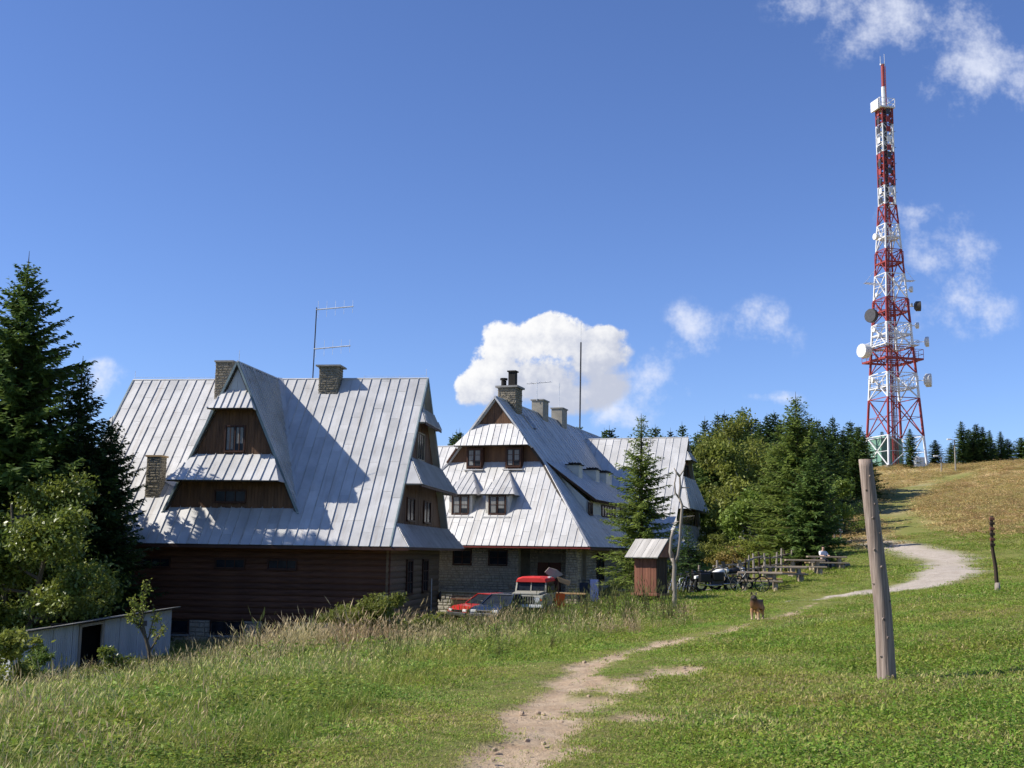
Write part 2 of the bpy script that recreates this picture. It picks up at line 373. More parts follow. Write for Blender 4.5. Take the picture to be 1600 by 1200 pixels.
def dpoly(x, y, pl, w=None):
    best = np.full(x.shape, 1e9); bw = np.zeros(x.shape); side = np.zeros(x.shape)
    for i in range(len(pl) - 1):
        a = pl[i]; b = pl[i + 1]; d = b - a; L = (d ** 2).sum()
        t = np.clip(((x - a[0]) * d[0] + (y - a[1]) * d[1]) / L, 0, 1)
        ds = np.hypot(x - a[0] - t * d[0], y - a[1] - t * d[1])
        if w is not None: ds = ds - (w[i] * (1 - t) + w[i + 1] * t)
        s = np.sign(d[0] * (y - a[1]) - d[1] * (x - a[0]))
        m_ = ds < best; best = np.where(m_, ds, best); side = np.where(m_, s, side)
    return best, side
TRAIL = pline([(720, 1330), (775, 1200), (835, 1130), (868, 1085), (915, 1050), (975, 1020), (1050, 1000), (1125, 990), (1180, 972), (1235, 960), (1290, 935)])
TRAILW = [.32, .29, .33, .36, .38, .36, .38, .16, .28, .20, .05]
SPUR = [gp(*p)[:2] for p in ((900, 1115), (945, 1088), (990, 1058), (1040, 1040), (1075, 1030))]
ROAD = pline([(1230, 940), (1300, 932), (1365, 926), (1440, 915), (1480, 900), (1488, 882), (1462, 865), (1420, 855), (1370, 848), (1325, 842)])
ROADW = [.10, .25, .7, 1.0, 1.2, 1.3, 1.5, 1.6, 1.3, 1.0]
HILLP = pline([(1500, 872), (1430, 830), (1395, 795), (1415, 770), (1450, 757), (1500, 742)])
YARD = [np.array(p) for p in ((-3.5, 57), (-2.2, 53.5), (-.5, 51.8), (2.0, 51), (4.2, 51), (6.8, 52.3), (9, 55))]
BARE = [(gp(*p)[:2], r) for p, r in (((1000, 1120), .22), ((940, 1090), .3), ((985, 1078), .25), ((1050, 1045), .4), ((1210, 965), .35), ((1045, 1050), .3), ((830, 1170), .3))]
def masks(x, y):
    n1 = fbm(x * 1.3, y * 1.3, 21, 4) - 0.5; n2 = fbm(x * 5, y * 5, 33, 3) - 0.5
    d, s = dpoly(x, y, TRAIL, TRAILW)
    dirt = 1 - sstep(d + n1 * 0.9 + n2 * 0.35, -0.06, 0.14)
    d2, _ = dpoly(x, y, SPUR)
    dirt = np.maximum(dirt, 0.9 * (1 - sstep(d2 + n1 * 1.3 + n2 * .6, 0.0, 0.3)))
    for c, r in BARE:
        dirt = np.maximum(dirt, 0.97 * (1 - sstep(np.hypot((x - c[0]) * .8, (y - c[1]) * .7) + n1 * 0.9 + n2 * .6, r * .6, r * 1.25)))
    g, _ = dpoly(x, y, ROAD, ROADW)
    gravel = 1 - sstep(g + n1 * 0.9 + n2 * 0.35, -0.15, 0.3)
    yd, _ = dpoly(x, y, YARD)
    gravel = np.maximum(gravel, 1 - sstep(yd + n1 * 1.0, 1.2, 1.9))
    hp, _ = dpoly(x, y, HILLP)
    dry = sstep(y + n1 * 14 + 0.35 * (x - 30) * 0, 84, 104)
    dry = np.maximum(dry * (1 - (1 - sstep(hp + n1 * 3, 1.5, 3.6)) * 0.96), 0)
    hd = (1 - sstep(hp + n1 * 2.2, 0.1, 0.9)) * sstep(y, 100, 112) * sstep(fbm(x * .3, y * .3, 41, 3), .42, .62)
    # taller meadow: left of the trail, growing with distance from it
    side = np.where(y > 44, 1.0, s)
    dm = np.where(side > 0, d, -1.0)
    edge = 1.1 + 0.02 * y
    meadow = sstep(dm + n1 * 1.2, edge, edge + 1.4)
    kerb = sstep(x + n1 * 2, 4.9, 3.2)
    meadow = np.where(y > 40, meadow * np.where(x > 3.2, 1 - sstep(x + n1 * 1.5, 3.4, 5.2), 1), meadow)
    meadow = meadow * (1 - gravel) * (1 - sstep(y - 0.15 * (x + 8), 55.6, 56.6) * (x > -24)) * (1 - sstep(y, 49, 51) * (x > -4))
    return dirt, gravel, dry, meadow, hd
def axis(lo, hi, d0, lo_end, hi_end, g=1.12):
    a = list(np.arange(lo, hi, d0)); s = d0; v = a[-1]
    up = []
    while v < hi_end: s *= g; v += s; up.append(v)
    s = d0; v = lo; dn = []
    while v > lo_end: s *= g; v -= s; dn.append(v)
    return np.array(dn[::-1] + a + up)
xs = axis(-9, 13, 0.17, -1600, 1900, 1.10); ys = axis(6.5, 46, 0.19, -500, 2600, 1.045)
GX, GY = np.meshgrid(xs, ys); gx = GX.ravel(); gy = GY.ravel()
gz_ = H(gx, gy)
dirt, gravel, dry, meadow, hd = masks(gx, gy)
gz_ = gz_ - dirt * (0.05 + .09 * (fbm(gx * 2.6, gy * 1.5, 71, 3) - .45)) * (gy < 60) + gravel * 0.02
nx = len(xs); ny = len(ys)
ii = (np.arange(ny - 1)[:, None] * nx + np.arange(nx - 1)[None]).ravel()
gq = np.stack([ii, ii + 1, ii + nx + 1, ii + nx], -1)
gm = fast_mesh('ground', np.stack([gx, gy, gz_], -1), gq, None)
for nm, ar in (('dirt', np.maximum(dirt, hd * .8)), ('gravel', gravel), ('dry', dry), ('meadow', meadow)):
    at_ = gm.attributes.new(nm, 'FLOAT', 'POINT'); at_.data.foreach_set('value', ar.astype(np.float32))
gm.polygons.foreach_set('use_smooth', [True] * len(gm.polygons))
def ground_material():
    mt = bpy.data.materials.new('ground'); mt.use_nodes = True; t = mt.node_tree; b = t.nodes['Principled BSDF']
    b.inputs['Roughness'].default_value = 0.95; b.inputs['Specular IOR Level'].default_value = 0.1
    geo = t.nodes.new('ShaderNodeNewGeometry')
    def nz(sc, det=5, ro=.6):
        n = t.nodes.new('ShaderNodeTexNoise'); n.inputs['Scale'].default_value = sc; n.inputs['Detail'].default_value = det; n.inputs['Roughness'].default_value = ro
        t.links.new(geo.outputs['Position'], n.inputs['Vector']); return n.outputs['Fac']
    def rng(v, a, c):
        n = t.nodes.new('ShaderNodeMapRange'); n.inputs['From Min'].default_value = a; n.inputs['From Max'].default_value = c; t.links.new(v, n.inputs['Value']); return n.outputs[0]
    def mix(f, a, c):
        n = t.nodes.new('ShaderNodeMix'); n.data_type = 'RGBA'
        for s, v in (('Factor', f), ('A', a), ('B', c)):
            if isinstance(v, tuple): n.inputs[s].default_value = (*v, 1)
            else: t.links.new(v, n.inputs[s])
        return n.outputs['Result']
    def attr(nm):
        n = t.nodes.new('ShaderNodeAttribute'); n.attribute_name = nm; return n.outputs['Fac']
    grass = mix(rng(nz(0.5), .35, .65), (0.135, 0.175, 0.032), (0.20, 0.21, 0.052))
    grass = mix(rng(nz(7), .40, .75), grass, (0.20, 0.17, 0.075))
    mead = mix(rng(nz(1.1), .35, .65), (0.095, 0.110, 0.028), (0.16, 0.145, 0.055))
    dryc = mix(rng(nz(0.16, 7, .68), .36, .64), (0.26, 0.22, 0.08), (0.48, 0.355, 0.175))
    dryc = mix(rng(nz(1.3, 6), .45, .8), dryc, (0.46, 0.36, 0.19))
    dirtc = mix(rng(nz(2.2, 7), .3, .7), (0.39, 0.275, 0.175), (0.55, 0.43, 0.30))
    dirtc = mix(rng(nz(26, 4), .55, .75), dirtc, (0.27, 0.20, 0.135))
    grav = mix(rng(nz(1.5, 8, .7), .3, .7), (0.38, 0.325, 0.265), (0.52, 0.455, 0.385))
    grav = mix(rng(nz(22, 3), .5, .8), grav, (0.22, 0.19, 0.15))
    c = mix(attr('meadow'), grass, mead); c = mix(attr('dry'), c, dryc); c = mix(attr('gravel'), c, grav); c = mix(attr('dirt'), c, dirtc)
    t.links.new(c, b.inputs['Base Color'])
    bp = t.nodes.new('ShaderNodeBump'); bp.inputs['Strength'].default_value = 0.9; bp.inputs['Distance'].default_value = 0.10
    t.links.new(nz(5, 9, .72), bp.inputs['Height']); t.links.new(bp.outputs[0], b.inputs['Normal'])
    return mt
M['ground'] = ground_material(); gm.materials.append(M['ground'])
ground = link(bpy.data.objects.new('ground', gm)); ground['kind'] = 'structure'
# ------------------------------------------------------------------ building helpers
def clip(poly, a, b, c):
    out = []
    for i in range(len(poly)):
        p = poly[i]; q = poly[(i + 1) % len(poly)]
        dp = a * p[0] + b * p[1] - c; dq = a * q[0] + b * q[1] - c
        if dp <= 0: out.append(p)
        if dp * dq < 0:
            t = dp / (dp - dq); out.append((p[0] + t * (q[0] - p[0]), p[1] + t * (q[1] - p[1])))
    return out
def area2(p): return abs(sum(p[i][0] * p[(i + 1) % len(p)][1] - p[(i + 1) % len(p)][0] * p[i][1] for i in range(len(p)))) / 2
def frame_of(pts, e1):
    pts = [Vector(p) for p in pts]; e1 = Vector(e1).normalized(); n = Vector((0, 0, 0))
    for i in range(len(pts)): n += pts[i].cross(pts[(i + 1) % len(pts)])
    n.normalize()
    if n.z < -1e-4: n = -n
    e1 = (e1 - n * e1.dot(n)).normalized(); e2 = n.cross(e1)
    if e2.z < 0: e2 = -e2
    o = pts[0]
    return o, e1, e2, n, [((p - o).dot(e1), (p - o).dot(e2)) for p in pts]
def clad(parent, pts, e1, w, L, mt, name='roof_panel', th=0.018, lift=0.03, rib=0.045, seed=0, joined=False, n_out=None, gap=0.004, jit=0.012):
    """cover a flat polygon with separate sheets (strips of width w, sheet length L, staggered joints, a raised seam on each strip)"""
    o, e1, e2, n, q = frame_of(pts, e1)
    if n_out is not None and n.dot(Vector(n_out)) < 0: n = -n
    R_ = random.Random(seed)
    s0 = min(p[0] for p in q); s1 = max(p[0] for p in q); t0 = min(p[1] for p in q); t1 = max(p[1] for p in q)
    k = max(1, round((s1 - s0) / w)); w = (s1 - s0) / k
    J = MB(); made = 0
    for i in range(k):
        a = s0 + i * w; st = clip(clip(q, -1, 0, -a - gap), 1, 0, a + w - gap)
        if len(st) < 3 or area2(st) < 0.004: continue
        rows = [t0 - 1, t1 + 1]
        if L:
            off = R_.uniform(0.25, 1.0) * L; rows = [t0 - 1]
            x = t0 + off
            while x < t1: rows.append(x); x += L * R_.uniform(0.85, 1.15)
            rows.append(t1 + 1)
        for r in range(len(rows) - 1):
            sh = clip(clip(st, 0, -1, -rows[r] - gap), 0, 1, rows[r + 1] - gap)
            if len(sh) < 3 or area2(sh) < 0.004: continue
            mb = J if joined else MB()
            z0 = lift + R_.uniform(0, jit * .4); tl = R_.uniform(-jit, jit) * .5; tu = R_.uniform(-jit, jit) * .5
            cs = sum(p[0] for p in sh) / len(sh); ct = sum(p[1] for p in sh) / len(sh)
            top = [o + e1 * p[0] + e2 * p[1] + n * (z0 + th + tl * (p[1] - ct) + tu * (p[0] - cs)) for p in sh]
            mb.prism(top, -n * th)
            if rib:
                rs = clip(clip(sh, 1, 0, a + gap + 0.035), 0, 1, 1e9)
                ts = [p[1] for p in rs if p[0] < a + gap + 0.04]
                if len(ts) >= 2 and max(ts) - min(ts) > 0.05:
                    lo = min(ts); hi = max(ts); c_ = o + e1 * (a + gap + 0.012) + n * (z0 + th + rib / 2)
                    mb.bar(c_ + e2 * lo, c_ + e2 * hi, 0.022, rib, up=n)
            made += 1
            if not joined: mb.build(name, mt, parent, fix=True)
    if joined and made:
        ob = J.build(name, mt, parent); ob['kind'] = 'stuff'; return ob
def slab(name, pts, th, mt, parent, n_out=None):
    o, e1, e2, n, q = frame_of(pts, Vector(pts[1]) - Vector(pts[0]))
    if n_out is not None and n.dot(Vector(n_out)) < 0: n = -n
    return MB().prism([Vector(p) for p in pts], -n * th).build(name, mt, parent)
def stones(parent, o, e1, e2, width, height, mt, size=0.3, holes=(), seed=0, proud=0.05, name='masonry', course=0.55):
    """rubble stones laid in rough courses, standing proud of the mortar face"""
    o = Vector(o); e1 = Vector(e1).normalized(); e2 = Vector(e2).normalized(); n = e1.cross(e2)
    R_ = random.Random(seed); J = MB(); t = 0.0
    while t < height - 0.03:
        hgt = min(size * course * R_.uniform(0.75, 1.35), height - t)
        s = -R_.uniform(0, size)
        while s < width:
            wd = size * R_.uniform(0.5, 1.6); a = max(s, 0) + .012; b = min(s + wd, width) - .012; s += wd
            if b - a < 0.04: continue
            c0 = t + .012; c1 = t + hgt - .012
            if any(a < hx1 and b > hx0 and c0 < hy1 and c1 > hy0 for hx0, hx1, hy0, hy1 in holes):
                for hx0, hx1, hy0, hy1 in holes:
                    if c0 < hy1 and c1 > hy0:
                        if a < hx0 < b: b = hx0
                        elif a < hx1 < b: a = hx1
                if b - a < 0.05 or any(a < hx1 - .01 and b > hx0 + .01 and c0 < hy1 and c1 > hy0 for hx0, hx1, hy0, hy1 in holes): continue
            j = lambda k: R_.uniform(-k, k); pr = proud * R_.uniform(0.4, 1.3); i_ = min(0.03, (b - a) * .2, (c1 - c0) * .25)
            B = [(a, c0), (b, c0), (b, c1), (a, c1)]
            Tp = [(a + i_ + j(.012), c0 + i_ + j(.012)), (b - i_ + j(.012), c0 + i_ + j(.012)), (b - i_ + j(.012), c1 - i_ + j(.012)), (a + i_ + j(.012), c1 - i_ + j(.012))]
            vs = [o + e1 * x + e2 * y - n * .01 for x, y in B] + [o + e1 * x + e2 * y + n * (pr + j(.008)) for x, y in Tp]
            J.add(vs, [(4, 5, 6, 7), (0, 1, 5, 4), (1, 2, 6, 5), (2, 3, 7, 6), (3, 0, 4, 7)])
        t += hgt
    ob = J.build(name, mt, parent, fix=False); ob['kind'] = 'stuff'; return ob
def window(parent, c, e1, n, w, h, frame='frame_brown', cols=2, rows=2, fw=0.06, curtain=False, depth=0.05):
    """frame with mullions in front of a pane set into the wall; c is the bottom-left corner on the wall face"""
    c = Vector(c); e1 = Vector(e1).normalized(); n = Vector(n).normalized(); up = Vector((0, 0, 1))
    f = MB()
    def bx(s0, s1, t0, t1, z0, z1):
        vs = [c + e1 * s + up * t + n * z for z in (z0, z1) for s, t in ((s0, t0), (s1, t0), (s1, t1), (s0, t1))]
        return vs, [(0, 3, 2, 1), (4, 5, 6, 7), (0, 1, 5, 4), (1, 2, 6, 5), (2, 3, 7, 6), (3, 0, 4, 7)]
    for s0, s1, t0, t1 in ((-fw, 0, -fw, h + fw), (w, w + fw, -fw, h + fw), (0, w, h, h + fw)): f.add(*bx(s0, s1, t0, t1, 0.0, depth + .02))
    f.add(*bx(-fw, w + fw, -fw - .02, 0, 0, depth + .05))
    for i in range(1, cols): f.add(*bx(w * i / cols - fw * .35, w * i / cols + fw * .35, 0, h, 0.012, depth))
    for i in range(1, rows): f.add(*bx(0, w, h * i / rows - fw * .25, h * i / rows + fw * .25, 0.010, depth - .008))
    fo = f.build('window', frame, parent)
    for i in range(cols):
        p = MB(); p.add(*bx(w * i / cols + .02, w * (i + 1) / cols - .02, 0.02, h - .02, 0.004, 0.02)); p.build('pane', 'glass_dark', fo)
    if curtain:
        p = MB(); p.add(*bx(0.06, w * .40, 0.05, h - .05, 0.021, 0.026)); p.add(*bx(w * .58, w - .06, 0.3 * h, h - .05, 0.021, 0.026)); p.build('curtain', 'curtain', fo)
    return fo
def chimney(parent, x0, x1, y0, y1, z0, z1, mt='chimney_stone', cap=0.08, over=0.07, name='chimney', size=0.22, seed=1, capmt='concrete'):
    co = MB().box(x0, x1, y0, y1, z0, z1).build(name, 'mortar' if mt == 'chimney_stone' else mt, parent)
    if mt == 'chimney_stone':
        for o, e, wd, s in (((x0, y0, z0), (1, 0, 0), x1 - x0, 1), ((x1, y0, z0), (0, 1, 0), y1 - y0, 2), ((x1, y1, z0), (-1, 0, 0), x1 - x0, 3), ((x0, y1, z0), (0, -1, 0), y1 - y0, 4)):
            stones(co, o, e, (0, 0, 1), wd, z1 - z0, mt, size, seed=seed * 10 + s, proud=0.035)
    MB().box(x0 - over, x1 + over, y0 - over, y1 + over, z1, z1 + cap).build('cap', capmt, co)
    return co
def rod(parent, p, q, r, mt, name, n=6): return MB().tube([p, q], r, n).build(name, mt, parent)
# ================================================================== HOUSE A: left, timber
AA = math.radians(7.85)
a0 = at(610, 855, 52)
houseA = empty('timber_house', a0, -AA, 'timber house with dark log walls, steep sheet metal roof and tall tiered front dormer', 'house')
AL, AT, AH = -16.1, 7.1, 8.65
kA = AH / AT
def ra(u, w): return (u, w / kA, w)           # point on the front slope
def rb(u, w): return (u, 2 * AT - w / kA, w)  # point on the back slope
roofA = slab('roof', [ra(AL, 0), ra(0, 0), ra(0, AH), ra(AL, AH)], 0.12, 'roof_deck', houseA)
clad(roofA, [ra(AL, 0), ra(0, 0), ra(0, AH), ra(AL, AH)], (1, 0, 0), 0.50, 1.9, 'roof_metal', seed=11)
bs = slab('back_roof', [rb(AL, 0), rb(0, 0), rb(0, AH), rb(AL, AH)], 0.12, 'roof_metal', houseA)
MB().tube([(AL - .05, AT, AH + .05), (.03, AT, AH + .05)], 0.06, 6).build('ridge_cap', 'roof_metal', roofA)
for u in (AL - .02, 0.0):
    for f in (ra, rb):
        p = Vector(f(u, -.0)); q = Vector(f(u, AH)); MB().bar(p, q, 0.07, 0.2, up=Vector((0, 0, 1))).build('verge_trim', 'roof_edge', roofA)
eb = MB(); eb.box(AL - .8, .8, -.03, .0, -.14, -.01); eb.build('eave_board', 'frame_brown', roofA)
SKA = [(6.95, 6.18, .36), (4.28, 2.96, .8), (1.05, 0.0, .8)]
for sgn, ue in ((1, 0.0), (-1, AL)):
    for wt, wb, ov in SKA:
        ub = ue + sgn * ov; uw = ue - sgn * 0.32
        # flaps of the long slopes over the skirt corners
        for f in (ra, rb):
            tri = [f(ue, wt), f(ub, wb), f(ue, wb)]
            fl = slab('roof_flap', tri, 0.05, 'roof_metal', houseA, n_out=(0, -1 if f is ra else 1, 1))
            if f is ra and sgn > 0: clad(fl, tri, (1, 0, 0), 2.0, 0, 'roof_metal', rib=0, n_out=(0, -1, 1), seed=int(wt * 10))
        quad = [f_ for f_ in (ra(ub, wb), rb(ub, wb), (ue, 2 * AT - wt / kA, wt), (ue, wt / kA, wt))]
        sk = slab('skirt_roof', quad, 0.05, 'roof_edge', houseA, n_out=(sgn, 0, 1))
        if sgn > 0: clad(sk, quad, (0, 1, 0), 0.34, 0, 'roof_metal_darker', n_out=(1, 0, 1), seed=int(wt * 7), rib=.05)
        MB().bar(Vector(ra(ub, wb)) - Vector((0, 0, .05)), Vector(rb(ub, wb)) - Vector((0, 0, .05)), 0.04, 0.1).build('fascia', 'frame_brown', sk)
    ug = ue - sgn * 0.34
    # gable wall
    poly = [(ug, .15, 0), (ug, 2 * AT - .15, 0), (ug, AT, AH - .25)]
    g = MB().prism(poly, (-sgn * .15, 0, 0)).build('gable_wall', 'board_brown', houseA)
    if sgn > 0:
        clad(g, [(ug, .5, .3), (ug, 2 * AT - .5, .3), (ug, AT + 1.5, 6.75), (ug, AT - 1.5, 6.75)], (0, 1, 0), 0.17, 0, 'board_brown', name='board_cladding', rib=0, lift=0.0, th=0.02, joined=True, n_out=(1, 0, 0), seed=5)
        clad(g, [(ug, AT - 1.45, 6.9), (ug, AT + 1.45, 6.9), (ug, AT, 8.5)], (0, 1, 0), 0.5, 0, 'roof_metal_darker', name='sheet_panel', rib=.02, lift=0.0, n_out=(1, 0, 0), seed=6)
        window(g, (ug + .02, AT - .75, 4.5), (0, 1, 0), (1, 0, 0), 1.5, 1.3, cols=3, rows=1, frame='frame_light')
        for v in (4.4, 8.3): window(g, (ug + .02, v, 1.35), (0, 1, 0), (1, 0, 0), 1.6, 1.05, cols=2, rows=1)
# log walls of the ground floor
WU0, WU1, WV0, WV1, WB = -15.35, -.38, 1.3, 13.0, -3.45
core = MB().box(WU0 + .1, WU1 - .1, WV0 + .1, WV1 - .1, -4.9, .9).build('wall', 'log_dark', houseA)
MB().box(AL + .1, -.1, .12, 2 * AT - .12, -.02, .06).build('soffit', 'wood_dark', houseA)
lg = (0.0 - WB) / 12
def log_mesh(L):
    n = 8; vs = []; fs = []
    prof = [(0, -.5), (.55, -.5), (.8, -.3), (.9, 0), (.8, .3), (.55, .5), (0, .5)]
    for x in (0, L):
        for a, b in prof: vs.append((x, -a * .14, b * lg * .985))
    k = len(prof)
    fs = [tuple(range(k)), tuple(range(k, 2 * k))[::-1]] + [(i, i + 1, k + i + 1, k + i) for i in range(k - 1)]
    return MB().add(vs, fs)
lm_f = log_mesh(WU1 - WU0 + .16).mesh('log', 'log_dark'); lm_s = log_mesh(WV1 - WV0 + .1).mesh('log', 'log_end')
for i in range(12):
    z = WB + lg * (i + .5)
    lo = link(bpy.data.objects.new('log', lm_f), core); lo.location = (WU0 - .08, WV0 + .1, z)
    lo = link(bpy.data.objects.new('log', lm_s), core); lo.location = (WU1 - .1, WV0 - .05, z); lo.rotation_euler = (0, 0, math.pi / 2)
for u, wd in ((-6.05, 1.3), (-8.6, 1.35), (-12.2, 1.3)): window(core, (u, WV0 - .04, -1.05), (1, 0, 0), (0, -1, 0), wd, .38, cols=3, rows=1)
for v in (4.9, 8.6): window(core, (WU1 + .03, v, -2.2), (0, 1, 0), (1, 0, 0), 1.15, 1.55, cols=2, rows=3, fw=.09)
fnd = MB().box(WU0 + .04, WU1 - .04, WV0 + .04, WV1 - .04, -5.6, WB - .02).build('foundation', 'mortar', houseA)
bw = ((-10.65, -9.85), (-8.7, -7.2), (-6.2, -4.8), (-13.6, -12.4))
stones(fnd, (WU0 + .04, WV0 + .04, -5.0), (1, 0, 0), (0, 0, 1), WU1 - WU0 - .08, 1.5, 'stone', .32, holes=[(a - WU0 - .12, b - WU0 + .04, .82, 1.6) for a, b in bw], seed=3)
for a, b in bw:
    window(fnd, (a, WV0 + .03, -4.08), (1, 0, 0), (0, -1, 0), b - a, .58, cols=2 if b - a > 1 else 1, rows=1)
    MB().box(a - .1, b + .1, WV0 - .12, WV0 + .03, -4.22, -4.12).build('sill', 'concrete', fnd)
# small hooded lamp on the gable corner
lmp = MB().tube([(WU1 + .06, WV1 - .3, -2.6), (WU1 + .2, WV1 - .3, -2.6)], [.10, .3], 14).build('satellite_dish', 'dish_dark', houseA, smooth=True)
rod(houseA, (WU1 + .07, WV1 - 2.2, -4.0), (WU1 + .07, WV1 - 2.2, -1.6), .03, 'steel_thin', 'downpipe')
# --- front dormer
UC, VD = -8.03, 1.38
kd = 2.18
dm = MB()
dormer = MB().prism([(UC - 3.1, VD, 1.6), (UC + 3.1, VD, 1.6), (UC, VD, 8.45)], (0, .12, 0)).build('dormer', 'board_brown', houseA)
for s in (-1, 1):
    tri = [(UC, VD - .16, 8.62), (UC, AT, 8.66), (UC + s * 3.30, VD - .16, 1.42)]
    dr = slab('dormer_roof', tri, 0.09, 'roof_deck', dormer, n_out=(s, 0, .4)); 
    pts = [Vector(p) for p in tri]
    # strips run down the fall line, so the eave direction is the horizontal ridge direction
    clad(dr, tri, (0, 1, 0), 0.30, 0, 'roof_metal_darker', n_out=(s, 0, .4), seed=20 + s, rib=.04)
    MB().bar((UC + s * .02, VD - .17, 8.62), (UC + s * 3.34, VD - .17, 1.40), 0.10, 0.16, up=(0, 1, 0)).build('bargeboard', 'roof_edge', dr)
    va = Vector((UC, AT, 8.7)); vb = Vector((UC + s * 3.3, 1.25, 1.45)); off = Vector((s * .12, -.05, .07))
    MB().bar(va + off, vb + off, 0.34, 0.02, up=(s * .4, -.5, .7)).build('valley_gutter', 'roof_metal_darker', dr)
MB().tube([(UC, VD - .2, 8.68), (UC, AT, 8.72)], .05, 6).build('ridge_cap', 'roof_metal', dormer)
rod(dormer, (UC, VD, 8.6), (UC, VD, 9.25), .012, 'steel_thin', 'lightning_rod')
hwd = lambda w: (8.5 - w) / kd
clad(dormer, [(UC - hwd(7.26), VD - .02, 7.26), (UC + hwd(7.26), VD - .02, 7.26), (UC, VD - .02, 8.4)], (1, 0, 0), .5, 0, 'roof_metal', name='sheet_panel', rib=0, lift=0.0, n_out=(0, -1, 0))
clad(dormer, [(UC - hwd(1.6), VD - .004, 1.6), (UC + hwd(1.6), VD - .004, 1.6), (UC + hwd(6.9), VD - .004, 6.9), (UC - hwd(6.9), VD - .004, 6.9)], (1, 0, 0), .16, 0, 'board_brown', name='board_cladding', rib=0, lift=0.0, th=.02, joined=True, n_out=(0, -1, 0), seed=8)
for wt, wb, pr, wdt in ((7.28, 6.33, .85, .34), (4.22, 2.92, 1.35, .46)):
    hb = hwd(wb) + .02; ht = hwd(wt)
    quad = [(UC - hb - .12, VD - pr, wb), (UC + hb + .12, VD - pr, wb), (UC + ht, VD - .03, wt), (UC - ht, VD - .03, wt)]
    sk = slab('dormer_skirt', quad, .05, 'roof_deck', dormer)
    clad(sk, quad, (1, 0, 0), wdt, 0, 'roof_metal_pale', seed=int(wt * 5), rib=.05)
    for s in (-1, 1):
        tri = [(UC + s * (hb + .12), VD - pr, wb), (UC + s * ht, VD - .03, wt), (UC + s * (hwd(wb) + .05), VD - .03, wb)]
        slab('skirt_cheek', tri, .04, 'roof_metal_darker', sk, n_out=(s, 0, .2))
window(dormer, (UC - .44, VD - .03, 4.42), (1, 0, 0), (0, -1, 0), .9, 1.15, cols=4, rows=1, frame='frame_brown', curtain=True)
window(dormer, (UC - .8, VD - .03, 2.02), (1, 0, 0), (0, -1, 0), 1.45, .5, cols=3, rows=1)
# --- chimneys, flashing, antennas
chimney(houseA, -11.15, -10.25, 6.15, 7.0, 7.3, 9.5, seed=2)
chimney(houseA, -5.6, -4.6, 6.35, 7.25, 7.6, 9.25, over=.16, seed=3)
c3 = chimney(houseA, -12.55, -11.85, 1.75, 2.4, 1.7, 4.15, seed=4, capmt='wood_tan')
MB().add([(-12.6, 2.42, 2.9), (-11.0, 2.42, 2.9), (-11.0, 3.4, 4.2), (-12.6, 3.4, 4.2)], [(0, 1, 2, 3)]).add([(-11.85, 2.3, 3.0), (-10.9, 2.0, 2.55), (-10.95, 3.1, 3.9), (-11.85, 3.2, 4.0)], [(0, 1, 2, 3)]).build('cricket', 'roof_metal_pale', roofA)
def yagi(parent, c, L, ns, half, dirv=(1, 0, 0), vert=True, mt='steel_thin'):
    c = Vector(c); d = Vector(dirv); m_ = MB(); m_.tube([c, c + d * L], .03, 6)
    for i in range(ns):
        p = c + d * (L * (.06 + .92 * i / (ns - 1))); hh = half * (1.1 - .35 * i / ns)
        a = Vector((0, 0, hh)) if vert else Vector((d.y, -d.x, 0)) * hh
        m_.tube([p - a, p + a], .008, 4)
    return m_.build('yagi_antenna', mt, parent)
mastA = rod(houseA, (-6.2, 7.15, 8.3), (-6.12, 7.1, 12.55), .032, 'steel_dark', 'antenna_mast', 8)
yagi(mastA, (-6.14, 7.05, 12.42), 2.05, 5, .42, (.995, 0, .07)); yagi(mastA, (-6.18, 7.05, 10.3), 2.0, 5, .42, (.995, 0, .08))
for u in (AL + .05, -13, -9, -3.4, -1.5, -.1): rod(houseA, (u, AT, AH), (u, AT, AH + (.55 if u in (AL + .05, -.1) else .22)), .01, 'steel_thin', 'lightning_rod', 4)
MB().tube([(AL, AT, AH + .2), (-13, AT, AH + .18), (-9, AT, AH + .2)], .006, 4).build('lightning_wire', 'steel_thin', houseA)
MB().tube([(-3.4, AT, AH + .2), (-1.5, AT, AH + .18), (-.1, AT, AH + .2)], .006, 4).build('lightning_wire', 'steel_thin', houseA)
# ================================================================== HOUSE B: the mountain hostel
BA = math.radians(19)
b0 = at(920, 855, 64)
houseB = empty('mountain_hostel', b0, -BA, 'large stone mountain hostel with hipped sheet metal roof and ridge chimneys', 'hostel')
kB, kF, BW, BH, GV = 1.288, 1.25, 7.0, 9.02, 4.0
LL = -13.6     # left end of the front roof
BV = 30.0      # depth of the main block
front = [(LL, 0, 0), (0, 0, 0), (-5.06 / kB, 5.06 / kF, 5.06), (-9.93, 5.06 / kF, 5.06), (-9.93, 4.88, 6.1), (LL, 4.88, 6.1)]
fr1 = [(-9.93, 0, 0), (0, 0, 0), (-5.06 / kB, 5.06 / kF, 5.06), (-9.93, 5.06 / kF, 5.06)]
fr2 = [(LL, 0, 0), (-9.93, 0, 0), (-9.93, 4.88, 6.1), (LL, 4.88, 6.1)]
rfB = slab('front_roof', fr1, .12, 'roof_deck', houseB)
clad(rfB, fr1, (1, 0, 0), .46, 1.15, 'roof_metal_pale', seed=31, rib=.03)
rfL = slab('wing_roof', fr2, .12, 'roof_deck', houseB)
clad(rfL, fr2, (1, 0, 0), .46, 1.4, 'roof_metal_pale', seed=32, rib=.03)
slab('wing_back_roof', [(LL, 4.88, 6.1), (-9.93, 4.88, 6.1), (-9.93, 9.76, 0), (LL, 9.76, 0)], .12, 'roof_metal_darker', houseB)
MB().tube([(LL, 4.88, 6.16), (-9.6, 4.88, 6.16)], .06, 6).build('ridge_cap', 'roof_metal', rfL)
